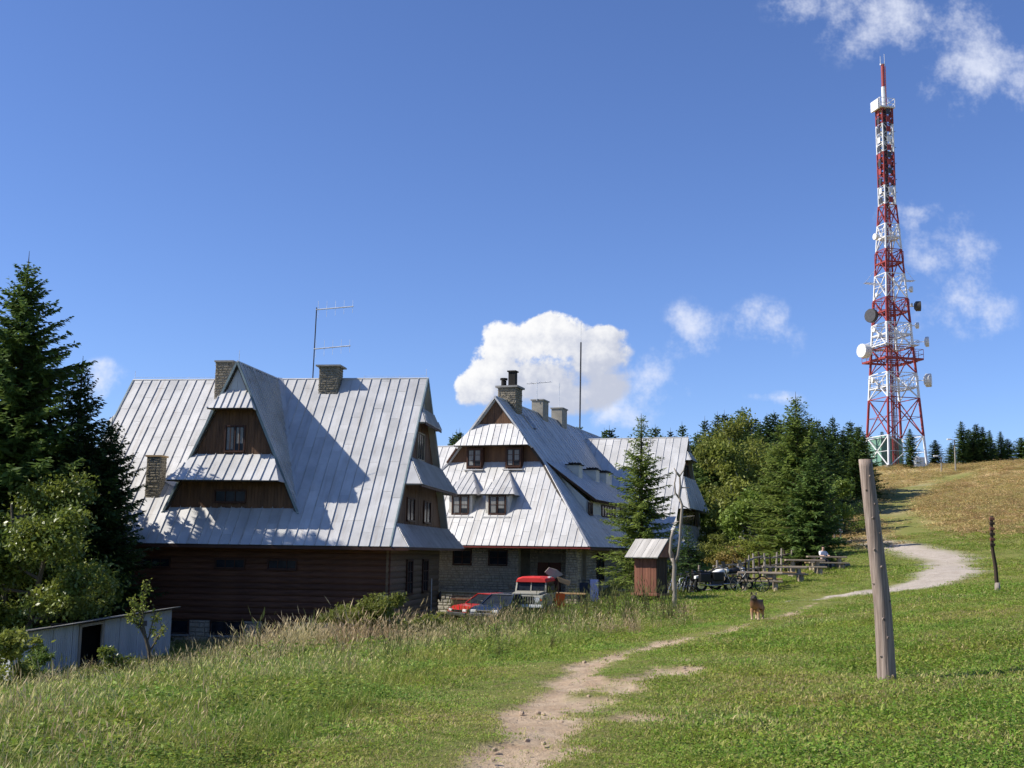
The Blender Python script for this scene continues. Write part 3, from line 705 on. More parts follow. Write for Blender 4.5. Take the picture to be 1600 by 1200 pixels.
# right slope
def rs(w, v): return (-w / kB, v, w)
side1 = [(0, 0, 0), (0, BV, 0), rs(BH, BV), rs(BH, GV - .15), rs(5.06, GV - .15)]
rsB = slab('side_roof', side1, .12, 'roof_deck', houseB, n_out=(1, 0, 1))
clad(rsB, side1, (0, 1, 0), .8, 0, 'roof_metal_darker', seed=33, rib=.018, n_out=(1, 0, 1), jit=.006)
lside = [(-2 * BW, 0, 0), (-2 * BW, BV, 0), (-2 * BW + BH / kB, BV, BH), (-2 * BW + BH / kB, GV - .15, BH), (-2 * BW + 5.06 / kB, GV - .15, 5.06)]
slab('side_roof', lside, .12, 'roof_metal_darker', houseB, n_out=(-1, 0, 1))
MB().tube([(-BW, GV - .2, BH + .06), (-BW, BV, BH + .06)], .07, 6).build('ridge_cap', 'roof_metal', rsB)
MB().bar((0, -.02, .04), (-5.06 / kB, 5.06 / kF, 5.1), .16, .05, up=(1, -1, 1)).build('hip_flashing', 'roof_metal_pale', rfB)
MB().box(LL - .1, .1, -.05, -.01, -.10, -.02).build('eave_board', 'eave_red', rfB)
MB().box(.01, .05, -.02, 15.5, -.16, -.02).build('eave_board', 'frame_brown', rsB)
# upper front gable
gab = MB().prism([(-10.2, GV, 4.4), (-3.8, GV, 4.4), (-3.8 - .6, GV, 5.6), (-BW, GV, BH - .15), (-10.2 + .6, GV, 5.6)], (0, .15, 0)).build('gable_wall', 'board_brown', houseB)
hB = lambda w: (BH - w) / kB
clad(gab, [(-BW - hB(7.2), GV - .004, 7.2), (-BW + hB(7.2), GV - .004, 7.2), (-BW, GV - .004, 8.85)], (1, 0, 0), .15, 0, 'board_brown', name='board_cladding', rib=0, lift=0, th=.02, joined=True, n_out=(0, -1, 0), seed=9)
for s in (-1, 1):
    MB().bar((-BW, GV - .2, BH + .02), (-BW + s * hB(5.9), GV - .2, 5.92), .10, .22, up=(0, 1, 0)).build('bargeboard', 'roof_metal_pale', gab)
    if s < 0: MB().bar((-BW - hB(5.9), GV - .2, 5.95), (-BW - hB(5.06), GV - .15, 5.06), .1, .2, up=(0, 1, 0)).build('bargeboard', 'frame_brown', gab)
q = [(-BW - hB(6.02) - .05, GV - .85, 6.02), (-BW + hB(6.02) + .05, GV - .85, 6.02), (-BW + hB(7.38), GV - .03, 7.38), (-BW - hB(7.38), GV - .03, 7.38)]
sk = slab('skirt_roof', q, .06, 'roof_deck', gab); clad(sk, q, (1, 0, 0), .40, .9, 'roof_metal_pale', seed=34, rib=.03)
for s in (-1, 1):
    slab('skirt_cheek', [(-BW + s * (hB(6.02) + .05), GV - .85, 6.02), (-BW + s * hB(7.38), GV - .03, 7.38), (-BW + s * hB(6.02), GV - .03, 6.02)], .03, 'roof_metal_darker', sk, n_out=(s, 0, .3))
for u in (-8.62, -6.1):
    # small window boxes standing on the lower roof
    bxo = MB().box(u - .12, u + .95, GV - .35, GV + .05, 4.6, 5.95).build('window_box', 'frame_brown', gab)
    window(bxo, (u, GV - .36, 4.82), (1, 0, 0), (0, -1, 0), .82, 1.0, cols=2, rows=3, curtain=True)
    MB().box(u - .22, u + 1.05, GV - .62, GV - .3, 4.55, 4.61).build('sill_flashing', 'roof_metal', bxo)
# pyramid dormers on the lower front roof
for ci, (uc, pk) in enumerate(((-8.2, -8.45), (-5.9, -6.1))):
    d_ = MB().box(uc - .72, uc + .72, 1.45, 3.2, 1.4, 2.98).build('dormer', 'plaster', houseB)
    window(d_, (uc - .47, 1.44, 1.88), (1, 0, 0), (0, -1, 0), .96, 1.0, cols=2, rows=2, curtain=True, frame='frame_brown')
    E0, E1, Y0, Z0 = uc - 1.05, uc + 1.1, 1.25, 2.96
    ap = (pk + .05, 3.72, 4.66)
    MB().box(uc - .85, uc + .85, 1.2, 1.44, 1.62, 1.70).build('sill_flashing', 'roof_metal_pale', d_)
    pr = [(E0, Y0, Z0), (E1, Y0, Z0), ap]
    dr = slab('dormer_roof', pr, .05, 'roof_deck', d_); clad(dr, pr, (1, 0, 0), .38, .8, 'roof_metal_pale', seed=40 + ci, rib=.03)
    for e, s in ((E0, -1), (E1, 1)):
        tri = [(e, Y0, Z0), (e, 2.5, Z0), ap]; slab('dormer_side_roof', tri, .04, 'roof_metal_darker', dr, n_out=(s, 0, .5))
    MB().bar((E1, Y0, Z0 + .03), Vector(ap) + Vector((0, 0, .03)), .1, .03, up=(1, -1, 1)).build('hip_flashing', 'roof_metal_pale', dr)
# shed dormer on the right slope
SV0, SV1, SU, SZ = 5.3, 17.0, -1.5, 2.9
top = rs(4.95, SV0 - .7)
shed_q = [(SU + .45, SV0 + .2, SZ - .05), (SU + .45, SV1, SZ - .05), rs(5.6, SV1), rs(5.0, SV0 - .9)]
sd = slab('shed_dormer', [(SU + .45, SV0 + .2, SZ - .05), (SU + .45, SV1, SZ - .05), (-4.15, SV1, 5.3), (-4.15, SV0 - .9, 5.3)], .10, 'frame_brown', houseB, n_out=(1, 0, 1))
clad(sd, [(SU + .45, SV0 + .2, SZ - .05), (SU + .45, SV1, SZ - .05), (-4.15, SV1, 5.3), (-4.15, SV0 - .9, 5.3)], (0, 1, 0), .8, 0, 'roof_metal_darker', seed=35, rib=.018, n_out=(1, 0, 1), jit=.006)
MB().prism([(SU, SV0, SZ - .12), (SU, SV0, 1.8), (-3.6, SV0 + .0, 4.6)], (0, .12, 0)).build('cheek_wall', 'plaster', sd)
MB().box(SU - .12, SU, SV0, SV1, 1.75, SZ - .1).build('dormer_wall', 'plaster', sd)
for v, wd, c in ((SV0 + .05, .75, 2), (8.5, 3.4, 5), (13.4, 1.4, 2)):
    window(sd, (SU + .005, v + .05, 2.02), (0, 1, 0), (1, 0, 0), wd, .62, cols=c, rows=1, fw=.07)
# roof vents, skylight
for v, wd, ln in ((8.4, .8, .9), (12.7, .8, .9), (15.4, .8, 1.6)):
    c = chimney(houseB, -3.75, -2.95, v, v + ln, 3.6, 5.2, mt='plaster', cap=.06, over=.1, name='vent_stack', capmt='soot_and_shade')
    for i in range(4): MB().box(-3.65 + i * .2, -3.6 + i * .2, v + .05, v + ln - .05, 5.26, 5.38).build('vent_cowl', 'soot_and_shade', c)
nrm = Vector((kB, 0, 1)).normalized()
MB().bar(Vector(rs(8.25, 7.75)) + nrm * .08, Vector(rs(7.45, 7.75)) + nrm * .08, .75, .08, up=nrm).build('skylight', 'glass_dark', rsB)
MB().bar(Vector(rs(8.3, 7.3)) + nrm * .07, Vector(rs(7.4, 7.3)) + nrm * .07, .1, .12, up=nrm).build('skylight_frame', 'roof_metal', rsB)
# ridge chimneys
c1 = chimney(houseB, -7.6, -6.4, 6.0, 7.2, 7.6, 9.95, seed=5, cap=.12, over=.14)
MB().box(-7.05, -6.6, 6.35, 6.8, 10.07, 11.0).build('flue_stack', 'soot_and_shade', c1); MB().box(-7.12, -6.53, 6.28, 6.87, 11.0, 11.08).build('flue_cap', 'soot_and_shade', c1)
MB().tube([(-7.4, 6.5, 10.07), (-7.4, 6.5, 10.45)], .17, 10).build('flue_pipe', 'soot_and_shade', c1); MB().tube([(-7.4, 6.5, 10.5), (-7.4, 6.5, 10.62)], .24, 10).build('flue_cap', 'soot_and_shade', c1)
chimney(houseB, -7.4, -6.6, 12.3, 13.6, 8.2, 9.95, mt='chimney_block', seed=6); chimney(houseB, -7.4, -6.6, 16.9, 18.2, 8.2, 9.95, mt='chimney_block', seed=7)
am = rod(houseB, (-7.0, 12.2, 9.9), (-7.0, 12.2, 11.35), .02, 'steel_thin', 'antenna_mast')
yagi(am, (-7.75, 12.2, 11.1), 1.7, 6, .4, (1, .1, .06), vert=False)
rod(houseB, (-7.0, 17.5, 10.0), (-7.0, 17.5, 11.9), .02, 'steel_thin', 'antenna_mast'); 
mm = rod(houseB, (-7.0, 23.1, 8.6), (-6.95, 23.1, 15.9), .06, 'steel_dark', 'antenna_mast', 8)
rod(mm, (-6.95, 23.1, 15.9), (-6.95, 23.1, 17.6), .015, 'steel_thin', 'whip_antenna', 5)
# --- rear right cross wing
WVr, WH, WE, kW = 22.0, 8.15, 1.6, 1.26
def wa(u, w): return (u, WVr - (WH - w) / kW, w)
def wb_(u, w): return (u, WVr + (WH - w) / kW, w)
wf = [wa(0.0, 0), wa(WE, 0), wa(WE, WH), (-WH / kB, WVr, WH)]
wr = slab('wing_roof', wf, .12, 'roof_deck', houseB); clad(wr, wf, (1, 0, 0), .55, 2.6, 'roof_metal_pale', seed=36, rib=.035)
slab('wing_back_roof', [wb_(-4, 0), wb_(WE, 0), wb_(WE, WH), wb_(-6, WH)], .12, 'roof_metal_darker', houseB)
MB().tube([(-6.3, WVr, WH + .05), (WE, WVr, WH + .05)], .06, 6).build('ridge_cap', 'roof_metal', wr)
for wt, wbb, ov in ((7.1, 6.45, .38), (5.2, 2.85, .75), (1.75, 0.0, 1.1)):
    ub = WE + ov
    for f in (wa, wb_):
        slab('roof_flap', [f(WE, wt), f(ub, wbb), f(WE, wbb)], .05, 'roof_metal_pale', wr, n_out=(0, -1 if f is wa else 1, 1))
    q = [wa(ub, wbb), wb_(ub, wbb), (WE, 2 * WVr - wa(0, wt)[1], wt), wa(WE, wt)]
    sk = slab('skirt_roof', q, .05, 'roof_deck', houseB, n_out=(1, 0, 1)); clad(sk, q, (0, 1, 0), .9, 0, 'roof_metal_darker', seed=50, rib=.02, n_out=(1, 0, 1))
wg = MB().prism([(WE - .25, wa(0, 0)[1] + .2, 0), (WE - .25, wb_(0, 0)[1] - .2, 0), (WE - .25, WVr, WH - .3)], (-.15, 0, 0)).build('gable_wall', 'board_brown', houseB)
window(wg, (WE - .24, 18.2, 1.85), (0, 1, 0), (1, 0, 0), 7.4, .95, cols=6, rows=1, frame='frame_light')
window(wg, (WE - .24, 21.2, 5.35), (0, 1, 0), (1, 0, 0), 1.6, .8, cols=2, rows=1)
# porch roof in the corner, with an upswept end
pp = [(0.3 + i * .32, 14.6 - i * .12, .9 * (abs(i - 2.6) / 2.6) ** 2 + .25) for i in range(7)]
pm = MB()
for i in range(6):
    a, b = Vector(pp[i]), Vector(pp[i + 1]); e = Vector((-.3, 1.6, .5))
    pm.add([a, b, b + e, a + e, a - Vector((0, 0, .08)), b - Vector((0, 0, .08)), b + e - Vector((0, 0, .08)), a + e - Vector((0, 0, .08))], [(0, 1, 2, 3), (7, 6, 5, 4), (0, 4, 5, 1), (1, 5, 6, 2), (2, 6, 7, 3), (3, 7, 4, 0)])
pm.build('porch_roof', 'roof_metal_darker', houseB)
# --- ground floor walls
WB0 = -4.6
mw0 = -1.0
def bwall(x0, x1, y0, y1, z0, z1, mt='mortar', name='wall'): return MB().box(x0, x1, y0, y1, z0, z1).build(name, mt, houseB)
fw_ = bwall(-13.2, -4.5, 1.3, 1.75, WB0, 0.3)
hl = [(-8.54 + 13.2, -7.36 + 13.2, 3.5, 4.4), (-6.33 + 13.2, -5.15 + 13.2, 3.5, 4.4), (-8.56 + 13.2, -7.4 + 13.2, .0, 1.55)]
stones(fw_, (-13.2, 1.3, WB0), (1, 0, 0), (0, 0, 1), 8.7, 1.95, 'stone_pale', .34, holes=hl, seed=12)
stones(fw_, (-13.2, 1.3, WB0 + 2.0), (1, 0, 0), (0, 0, 1), 8.7, 2.6, 'stone', .26, holes=[(a, b, c - 2.0, d - 2.0) for a, b, c, d in hl], seed=13)
MB().box(-13.2, -4.48, 1.16, 1.3, WB0 + 1.93, WB0 + 2.0).build('ledge', 'stone_pale', fw_)
for a in (-8.48, -6.27): window(fw_, (a, 1.29, -1.04), (1, 0, 0), (0, -1, 0), 1.06, .78, cols=2, rows=2)
MB().box(-8.5, -7.45, 1.22, 1.3, WB0, -3.1).build('basement_door', 'wood_dark', fw_); MB().box(-8.6, -7.36, 1.2, 1.28, -3.1, -3.02).build('lintel', 'board_red', fw_)
rec = bwall(-4.5, -1.7, 3.4, 3.7, WB0, .3); stones(rec, (-4.5, 3.4, WB0), (1, 0, 0), (0, 0, 1), 2.8, 4.8, 'stone', .28, holes=[(.5, 1.9, 1.3, 4.1)], seed=14)
rs_ = bwall(-1.75, -1.4, 1.75, 4.0, WB0, .3, name='porch_side_wall')
dr = MB().box(-4.0, -2.6, 3.33, 3.42, -3.2, -.9).build('door', 'board_red', rec); MB().box(-3.32, -3.28, 3.30, 3.34, -3.2, -.9).build('door_gap', 'soot_and_shade', dr)
pil = bwall(-1.7, -1.0, 1.3, 1.95, WB0, .3, name='pillar'); stones(pil, (-1.7, 1.3, WB0), (1, 0, 0), (0, 0, 1), .7, 4.7, 'stone', .26, seed=15); stones(pil, (-1.0, 1.3, WB0), (0, 1, 0), (0, 0, 1), .65, 4.7, 'stone', .26, seed=16)
low = bwall(-4.5, -1.7, 1.45, 1.75, WB0, -2.5, name='parapet'); stones(low, (-4.5, 1.45, WB0), (1, 0, 0), (0, 0, 1), 2.8, 2.1, 'stone', .3, seed=17)
bwall(-4.5, -1.2, 1.75, 3.4, WB0, -3.2, 'concrete', 'porch_floor')
sw = bwall(-1.6, -1.2, 3.9, 16, WB0, .3, name='side_wall'); stones(sw, (-1.2, 3.9, WB0), (0, 1, 0), (0, 0, 1), 12, 4.8, 'stone', .3, holes=[(2.2, 4.0, 2.6, 4.3)], seed=18)
window(sw, (-1.19, 6.2, -1.9), (0, 1, 0), (1, 0, 0), 1.6, 1.5, cols=2, rows=2)
bwall(-13.0, -1.6, 3.7, 28, WB0, .25, 'mortar', 'back_wall'); MB().box(-13.4, -.1, .1, BV, .02, .10).build('soffit', 'wood_dark', houseB)
ww = bwall(-1.2, 1.2, wa(0, 0)[1] + 1.0, wb_(0, 0)[1] - 1, WB0, .2, 'mortar', 'wing_wall'); stones(ww, (1.2, wa(0, 0)[1] + 1.0, WB0), (0, 1, 0), (0, 0, 1), 10, 4.7, 'stone', .34, seed=19)
stones(ww, (-1.2, wa(0, 0)[1] + 1.0, WB0), (1, 0, 0), (0, 0, 1), 2.4, 4.7, 'stone', .34, seed=20)
# terrace retaining wall to the right of the entrance
Bw = Matrix.Translation(Vector(b0)) @ Matrix.Rotation(-BA, 4, 'Z')
bwall(1.2, 1.6, 2.0, 9.5, WB0, -2.45, 'concrete', 'terrace_wall')
MB().box(1.1, 1.7, 1.9, 9.6, -2.45, -2.36).build('coping', 'concrete', houseB)
# ================================================================== radio tower on the hill
tb = at(1400, 731, 214); TZ0 = h1(tb[0], tb[1]) - .3
tower = empty('radio_mast_tower', (tb[0], tb[1], TZ0), math.radians(14), 'tall red and white lattice radio tower with dishes on the hilltop', 'radio tower')
def tz(py): return at(1396 - (730 - py) * .03, py, 214)[2] - TZ0
zA = tz(322)
def hw(z): return 3.95 + (1.18 - 3.95) * min(z / zA, 1.0)
def corner(z, k, ex=0.0):
    a = hw(z) + ex; return Vector(((-a, a, a, -a)[k], (-a, -a, a, a)[k], z))
LV = [(731, 683, 'w'), (683, 624, 'r'), (624, 585, 'w'), (585, 545, 'r'), (545, 507, 'w'), (507, 468, 'r'), (468, 430, 'w'), (430, 392, 'r'), (392, 352, 'w'), (352, 322, 'r')]
for y0, y1, c in LV:
    z0, z1 = tz(y0), tz(y1); z0 = 0 if y0 == 731 else z0; mt = 'tower_red' if c == 'r' else 'tower_white'
    sec = MB()
    for k in range(4): sec.bar(corner(z1, k), corner(z1, (k + 1) % 4), .14)
    so_ = sec.build('lattice_section', mt, tower)
    for k in range(4):
        MB().bar(corner(z0, k), corner(z1, k), .34 if z0 < 30 else .24).build('leg', mt, so_)
        p, q, r_, s_ = corner(z0, k), corner(z0, (k + 1) % 4), corner(z1, (k + 1) % 4), corner(z1, k)
        MB().bar(p, r_, .15).build('brace', mt, so_); MB().bar(q, s_, .15).build('brace', mt, so_)
        mid = (p + q + r_ + s_) / 4
        MB().bar((p + s_) / 2, mid, .08).bar((q + r_) / 2, mid, .08).build('sub_brace', mt, so_)
# cable ladder up the middle
lad = MB()
for x in (-.55, .55): lad.bar((x, 0, 0), (x, 0, zA), .13)
for x in (-.3, 0, .28): lad.tube([(x, .15, 0), (x, .15, zA)], .07, 5)
for i in range(int(zA / .8)): lad.bar((-.55, 0, i * .8), (.55, 0, i * .8), .07)
lad.build('cable_ladder', 'tower_red', tower)
MB().bar((.1, .35, 0), (.1, .35, zA), .35, .1).build('cable_tray', 'steel_dark', tower)
def platform(py, ext, mt, hr=1.15, th=.18):
    z = tz(py); a = hw(z) + ext
    d = MB(); d.box(-a, a, -a, -a + .5, z, z + th).box(-a, a, a - .5, a, z, z + th).box(-a, -a + .5, -a + .5, a - .5, z, z + th).box(a - .5, a, -a + .5, a - .5, z, z + th)
    for s in (-.5, 0, .5): d.box(-a, a, s * a - .06, s * a + .06, z - .12, z + .02)
    po = d.build('platform', mt, tower)
    r = MB()
    for h_ in (hr, hr * .55):
        for k in range(4):
            cs = [(-a, -a), (a, -a), (a, a), (-a, a)]; p, q = cs[k], cs[(k + 1) % 4]
            r.bar((p[0], p[1], z + h_), (q[0], q[1], z + h_), .07)
    n_ = max(3, int(a * 1.3))
    for k in range(4):
        cs = [(-a, -a), (a, -a), (a, a), (-a, a)]; p, q = Vector(cs[k]), Vector(cs[(k + 1) % 4])
        for i in range(n_): c_ = p + (q - p) * i / n_; r.bar((c_.x, c_.y, z), (c_.x, c_.y, z + hr), .06)
    r.build('railing', mt, po); return po
platform(566, 1.15, 'tower_red', 2.0, .35); platform(608, .1, 'tower_white', 2.2); platform(525, .1, 'tower_white', 1.9); platform(490, .1, 'tower_red', 2.4)
platform(413, .1, 'tower_red', 2.2); platform(374, .05, 'tower_white', 1.8); platform(543, .8, 'tower_white', 1.0)
# straight upper cage
zt = tz(172); c_ = 1.12
bands = [(322, 292, 'w'), (292, 262, 'r'), (262, 240, 'r'), (240, 214, 'w'), (214, 196, 'w'), (196, 172, 'r')]
for y0, y1, col in bands:
    z0, z1 = tz(y0), tz(y1); mt = 'tower_red' if col == 'r' else 'tower_white'
    s = MB(); n_ = max(1, round((z1 - z0) / 1.7))
    for i in range(n_ + 1):
        z = z0 + (z1 - z0) * i / n_
        for k in range(4): s.bar((c_ * (-1, 1, 1, -1)[k], c_ * (-1, -1, 1, 1)[k], z), (c_ * (1, 1, -1, -1)[k], c_ * (-1, 1, 1, -1)[k], z), .11)
    so_ = s.build('lattice_section', mt, tower)
    for k in range(4):
        MB().bar((c_ * (-1, 1, 1, -1)[k], c_ * (-1, -1, 1, 1)[k], z0), (c_ * (-1, 1, 1, -1)[k], c_ * (-1, -1, 1, 1)[k], z1), .2).build('leg', mt, so_)
    for i in range(n_):
        za, zb = z0 + (z1 - z0) * i / n_, z0 + (z1 - z0) * (i + 1) / n_; b = MB()
        for k in range(4):
            p = (c_ * (-1, 1, 1, -1)[k], c_ * (-1, -1, 1, 1)[k]); q = (c_ * (1, 1, -1, -1)[k], c_ * (-1, 1, 1, -1)[k])
            b.bar((*p, za), (*q, zb), .1); b.bar((*q, za), (*p, zb), .1)
        b.build('brace', mt, so_)
    # broadcast panels fixed round the cage
    for k, (dx, dy) in enumerate(((0, -1), (1, 0), (0, 1), (-1, 0))):
        for i in range(n_):
            zc = z0 + (z1 - z0) * (i + .5) / n_; x, y = dx * (c_ + .22), dy * (c_ + .22); w_ = .42
            MB().box(x - (.06 if dx else w_), x + (.06 if dx else w_), y - (.06 if dy else w_), y + (.06 if dy else w_), zc - .55, zc + .55).build('antenna_panel', 'tower_white' if (i + k) % 3 and col == 'w' else ('steel_dark' if (i + k) % 2 else 'tower_red'), so_)
for y in (205, 230, 255, 280, 300):
    z = tz(y); MB().bar((c_, 0, z), (c_ + 1.2, 0, z + .15), .06).bar((c_ + .9, -.4, z + .1), (c_ + .9, .4, z + .1), .04).build('side_arm', 'steel_dark', tower)
MB().bar((.0, 0, zA), (.0, 0, zt), .5).build('cable_tray', 'steel_dark', tower)
z = zt; pt = MB().box(-1.75, 1.45, -1.5, 1.5, z, z + .3).build('platform', 'tower_white', tower)
r = MB()
for h_ in (.9, 1.9):
    for a, b in (((-1.75, -1.5), (1.45, -1.5)), ((1.45, -1.5), (1.45, 1.5)), ((1.45, 1.5), (-1.75, 1.5)), ((-1.75, 1.5), (-1.75, -1.5))): r.bar((*a, z + h_), (*b, z + h_), .08)
for a in ((-1.75, -1.5), (1.45, -1.5), (1.45, 1.5), (-1.75, 1.5), (0, -1.5), (0, 1.5)): r.bar((*a, z), (*a, z + 1.9), .08)
r.build('railing', 'tower_white', pt); MB().box(-2.1, -1.78, -1.3, 1.3, z - .3, z + 1.7).build('equipment_box', 'tower_white', pt)
for y0, y1, mt, r_ in ((172, 136, 'tower_white', .38), (136, 101, 'tower_red', .33)):
    MB().tube([(0, 0, tz(y0)), (0, 0, tz(y1))], r_, 10).build('top_mast', mt, tower)
ld = MB(); ld.bar((.55, 0, tz(170)), (.55, 0, tz(103)), .12)
for i in range(14): ld.bar((.3, 0, tz(168) + i * .6), (.6, 0, tz(168) + i * .6), .06)
ld.build('mast_ladder', 'orange', tower)
tp = MB().bar((-.5, 0, tz(101)), (.5, 0, tz(101) + .1), .3); tp.bar((-.45, 0, tz(101)), (-.45, 0, tz(88)), .06).bar((.45, 0, tz(101)), (.45, 0, tz(84)), .06); tp.build('whip_antenna', 'tower_white', tower)
def dish(px, py, rpx, ang, dark=False, deep=.5):
    z = tz(py); x = (px - (1396 - (730 - py) * .03)) / 8.3; R_ = rpx / 8.3
    ca, sa = math.cos(math.radians(14)), math.sin(math.radians(14))
    wx, wy = x, -1.2
    lx, ly = wx * ca + wy * sa, -wx * sa + wy * ca
    d = Vector((math.cos(math.radians(ang - 14)), math.sin(math.radians(ang - 14)), 0)); c = Vector((lx, ly, z))
    m_ = MB(); m_.tube([c - d * R_ * deep, c - d * R_ * deep * .4, c + d * R_ * deep], [R_ * .55, R_, R_], 16)
    o = m_.build('dish_antenna', 'dish_dark' if dark else 'dish_white', tower, smooth=False)
    MB().tube([c + d * R_ * deep, c + d * R_ * (deep + .06)], R_ * .96, 16).build('radome', 'dish_white' if not dark else 'steel_dark', o)
    a = math.copysign(hw(z), lx)
    MB().bar(c, (a, ly * .5, z), .14).build('bracket', 'tower_white', o)
dish(1346, 551, 11, 205, deep=.75); dish(1356, 496, 11, 215, True, .4); dish(1363, 373, 5.2, 200, deep=.6); dish(1427, 480, 8, -15, True, .6); dish(1442, 595, 10.5, -25, deep=.5)
dish(1441, 535, 8, -20, deep=.4); dish(1417, 454, 5, -30); dish(1426, 510, 5, -10); dish(1360, 518, 3.5, 200); dish(1364, 463, 3, 200); dish(1418, 478, 3, -10); dish(1358, 596, 4.5, 185)
for s, py in ((-1, 446), (1, 437)):
    z = tz(py); a = hw(z); g = MB()
    for i in range(6): g.bar((s * a, -.9 + i * .36, z), (s * (a + 3.3), -.5 + i * .2, z + .1), .05)
    for i in range(4): g.bar((s * (a + .8 * i + .3), -.95 + .1 * i, z), (s * (a + .8 * i + .3), .95 - .1 * i, z), .05)
    g.bar((s * a, 0, z + 4.0), (s * (a + 3.3), 0, z + .1), .05); g.bar((s * a, -.9, z + 2.2), (s * (a + 1.7), 0, z + .1), .05)
    g.build('grid_antenna', 'steel_thin', tower)
for k in range(4):
    c = corner(0, k); MB().box(c.x - .6, c.x + .6, c.y - .6, c.y + .6, -1.5, .25).build('footing', 'concrete', tower)
# green service hut at the tower base
hp = at(1384, 733, 218); hz = h1(hp[0], hp[1])
hut = empty('service_hut', (hp[0], hp[1], hz - .3), math.radians(14), 'green clad service hut behind the legs of the radio tower', 'hut')
for i in range(8): MB().box(-2.2 + i * .55, -1.67 + i * .55, -2.2, 2.2, 0, 6.0).build('wall_panel', 'green_clad', hut)
MB().box(-1.3, 1.0, -2.0, 2.0, 6.0, 6.5).build('roof_box', 'green_clad', hut); MB().box(-2.35, 2.35, -2.35, 2.35, 5.96, 6.1).build('roof', 'steel_thin', hut)
for x0 in (5.0, 6.6):
    hb = at(1434 + (x0 - 5) * 3, 729, 205); q = empty('equipment_cabinet', (hb[0], hb[1], h1(hb[0], hb[1])), .2, ('left' if x0 < 6 else 'right') + ' one of two white equipment cabinets by the foot of the radio tower', 'cabinet', 'cabinets at the tower foot')
    MB().box(-.6, .6, -.4, .4, 0, 1.7).build('cabinet_body', 'tower_white', q, bevel=.04); MB().box(-.5, .5, -.43, -.40, .15, 1.6).build('door', 'dish_white', q)
# lamp posts on the crest
for (px, pyt, pyb, lab) in ((1493, 688, 729, 'taller grey lamp post with arm on the grassy crest'), (1471, 714, 729, 'short white lamp post on the grassy crest left of the taller one')):
    b_ = drop(px, pyb, 192); ht = at(px, pyt, 192)[2] - b_.z
    lp = empty('lamp_post', b_, 0, lab, 'lamp post')
    MB().tube([(0, 0, -.3), (0, 0, ht)], [.14, .1], 8).build('pole', 'chimney_block', lp)
    MB().bar((.1, 0, ht), (-.9, -.2, ht + .12), .1).build('arm', 'chimney_block', lp); MB().box(-1.3, -.6, -.35, 0, ht + .02, ht + .25).build('lamp_head', 'paint_white', lp, bevel=.03)
# ================================================================== trees
def diamonds(P, D, Nn, L, Wd):
    """leaf-shaped faces: base P, direction D, face normal Nn, length L, width Wd"""
    S = np.cross(D, Nn); S /= np.linalg.norm(S, axis=1, keepdims=True) + 1e-9
    mid = P + D * (L * .45)[:, None]
    V = np.stack([P, mid + S * (Wd * .5)[:, None], P + D * L[:, None], mid - S * (Wd * .5)[:, None]], 1).reshape(-1, 3)
    return V, np.arange(len(V)).reshape(-1, 4)
def unit(v): return v / (np.linalg.norm(v, axis=-1, keepdims=True) + 1e-9)
def spruce_meshes(h, r, seed, step=.30, sp=.13, p=.85, bottom=.06, lw=(.30, .095), mt='spruce_dark', limbs=True, gap=0.0):
    rg = np.random.default_rng(seed); z = bottom * h; Ps = []; Ds = []; Ls = []; Ws = []; tr = MB()
    tr.tube([(0, 0, -.6), (0, 0, h * .4), (0, 0, h * .8), (0, 0, h)], [.016 * h + .04, .011 * h + .02, .005 * h + .01, .008], 7)
    while z < h * .955:
        f = 1 - z / h; nb_ = rg.integers(5, 8); a0_ = rg.uniform(0, 6.28)
        for b in range(nb_):
            if rg.random() < gap: continue
            a = a0_ + b * 6.283 / nb_ + rg.normal(0, .2); L = (r * f ** p * (.42 + .58 * min(1.0, f / .30)) + .07) * rg.uniform(.60, 1.16)
            if f > .9: L *= .85
            el = np.interp(f, [0, .15, .5, 1], [.95, .5, .12, -.22]) + rg.normal(0, .09)
            d = np.array([math.cos(a), math.sin(a)]); n = max(3, int(L / sp)); t = (np.arange(n) + rg.random(n) * .7 + .2) / n
            curve = lambda t: (z + L * (math.tan(el) * t - .28 * f * t + .30 * f * t ** 2.2))
            cx = d[0] * L * t; cy = d[1] * L * t; cz = curve(t)
            if limbs and L > .8:
                tr.tube([(0, 0, z), (d[0] * L * .5, d[1] * L * .5, curve(.5) - .015), (d[0] * L * .92, d[1] * L * .92, curve(.92))], [.012 + .010 * L, .008 + .005 * L, .004], 4, cap=False)
            for sgn in (-1, 0, 1, 2):
                ang = a + (0 if sgn == 2 else sgn * rg.uniform(.6, 1.1, n)) + rg.normal(0, .2, n)
                ln = np.minimum(lw[0] * .65 * (.35 + .65 * min(1.0, L)) + .30 * L * (1 - t), lw[0] * 2.0) * rg.uniform(.6, 1.15, n)
                if sgn == 0: ln *= .8
                dz = rg.normal(-.12, .22, n) if sgn else rg.normal(.05, .2, n)
                if sgn == 2: dz = rg.normal(-.9, .3, n); ln *= .65
                D = unit(np.stack([np.cos(ang), np.sin(ang), dz], 1))
                Ps.append(np.stack([cx, cy, cz], 1) + rg.normal(0, .02, (n, 3))); Ds.append(D); Ls.append(ln); Ws.append(np.full(n, lw[1]) * rg.uniform(.7, 1.4, n) * (.6 + ln))
        z += step * rg.uniform(.7, 1.25) * (0.55 + .55 * f) * max(h / 10, .6)
    P = np.concatenate(Ps); D = np.concatenate(Ds); L = np.concatenate(Ls); Wd = np.concatenate(Ws)
    Nn = unit(np.stack([rg.normal(0, .5, len(P)), rg.normal(0, .5, len(P)), np.ones(len(P))], 1))
    V, Q = diamonds(P, D, Nn, L, Wd)
    return tr.mesh('trunk', 'bark_spruce', fix=False), fast_mesh('crown', V, Q, mt)
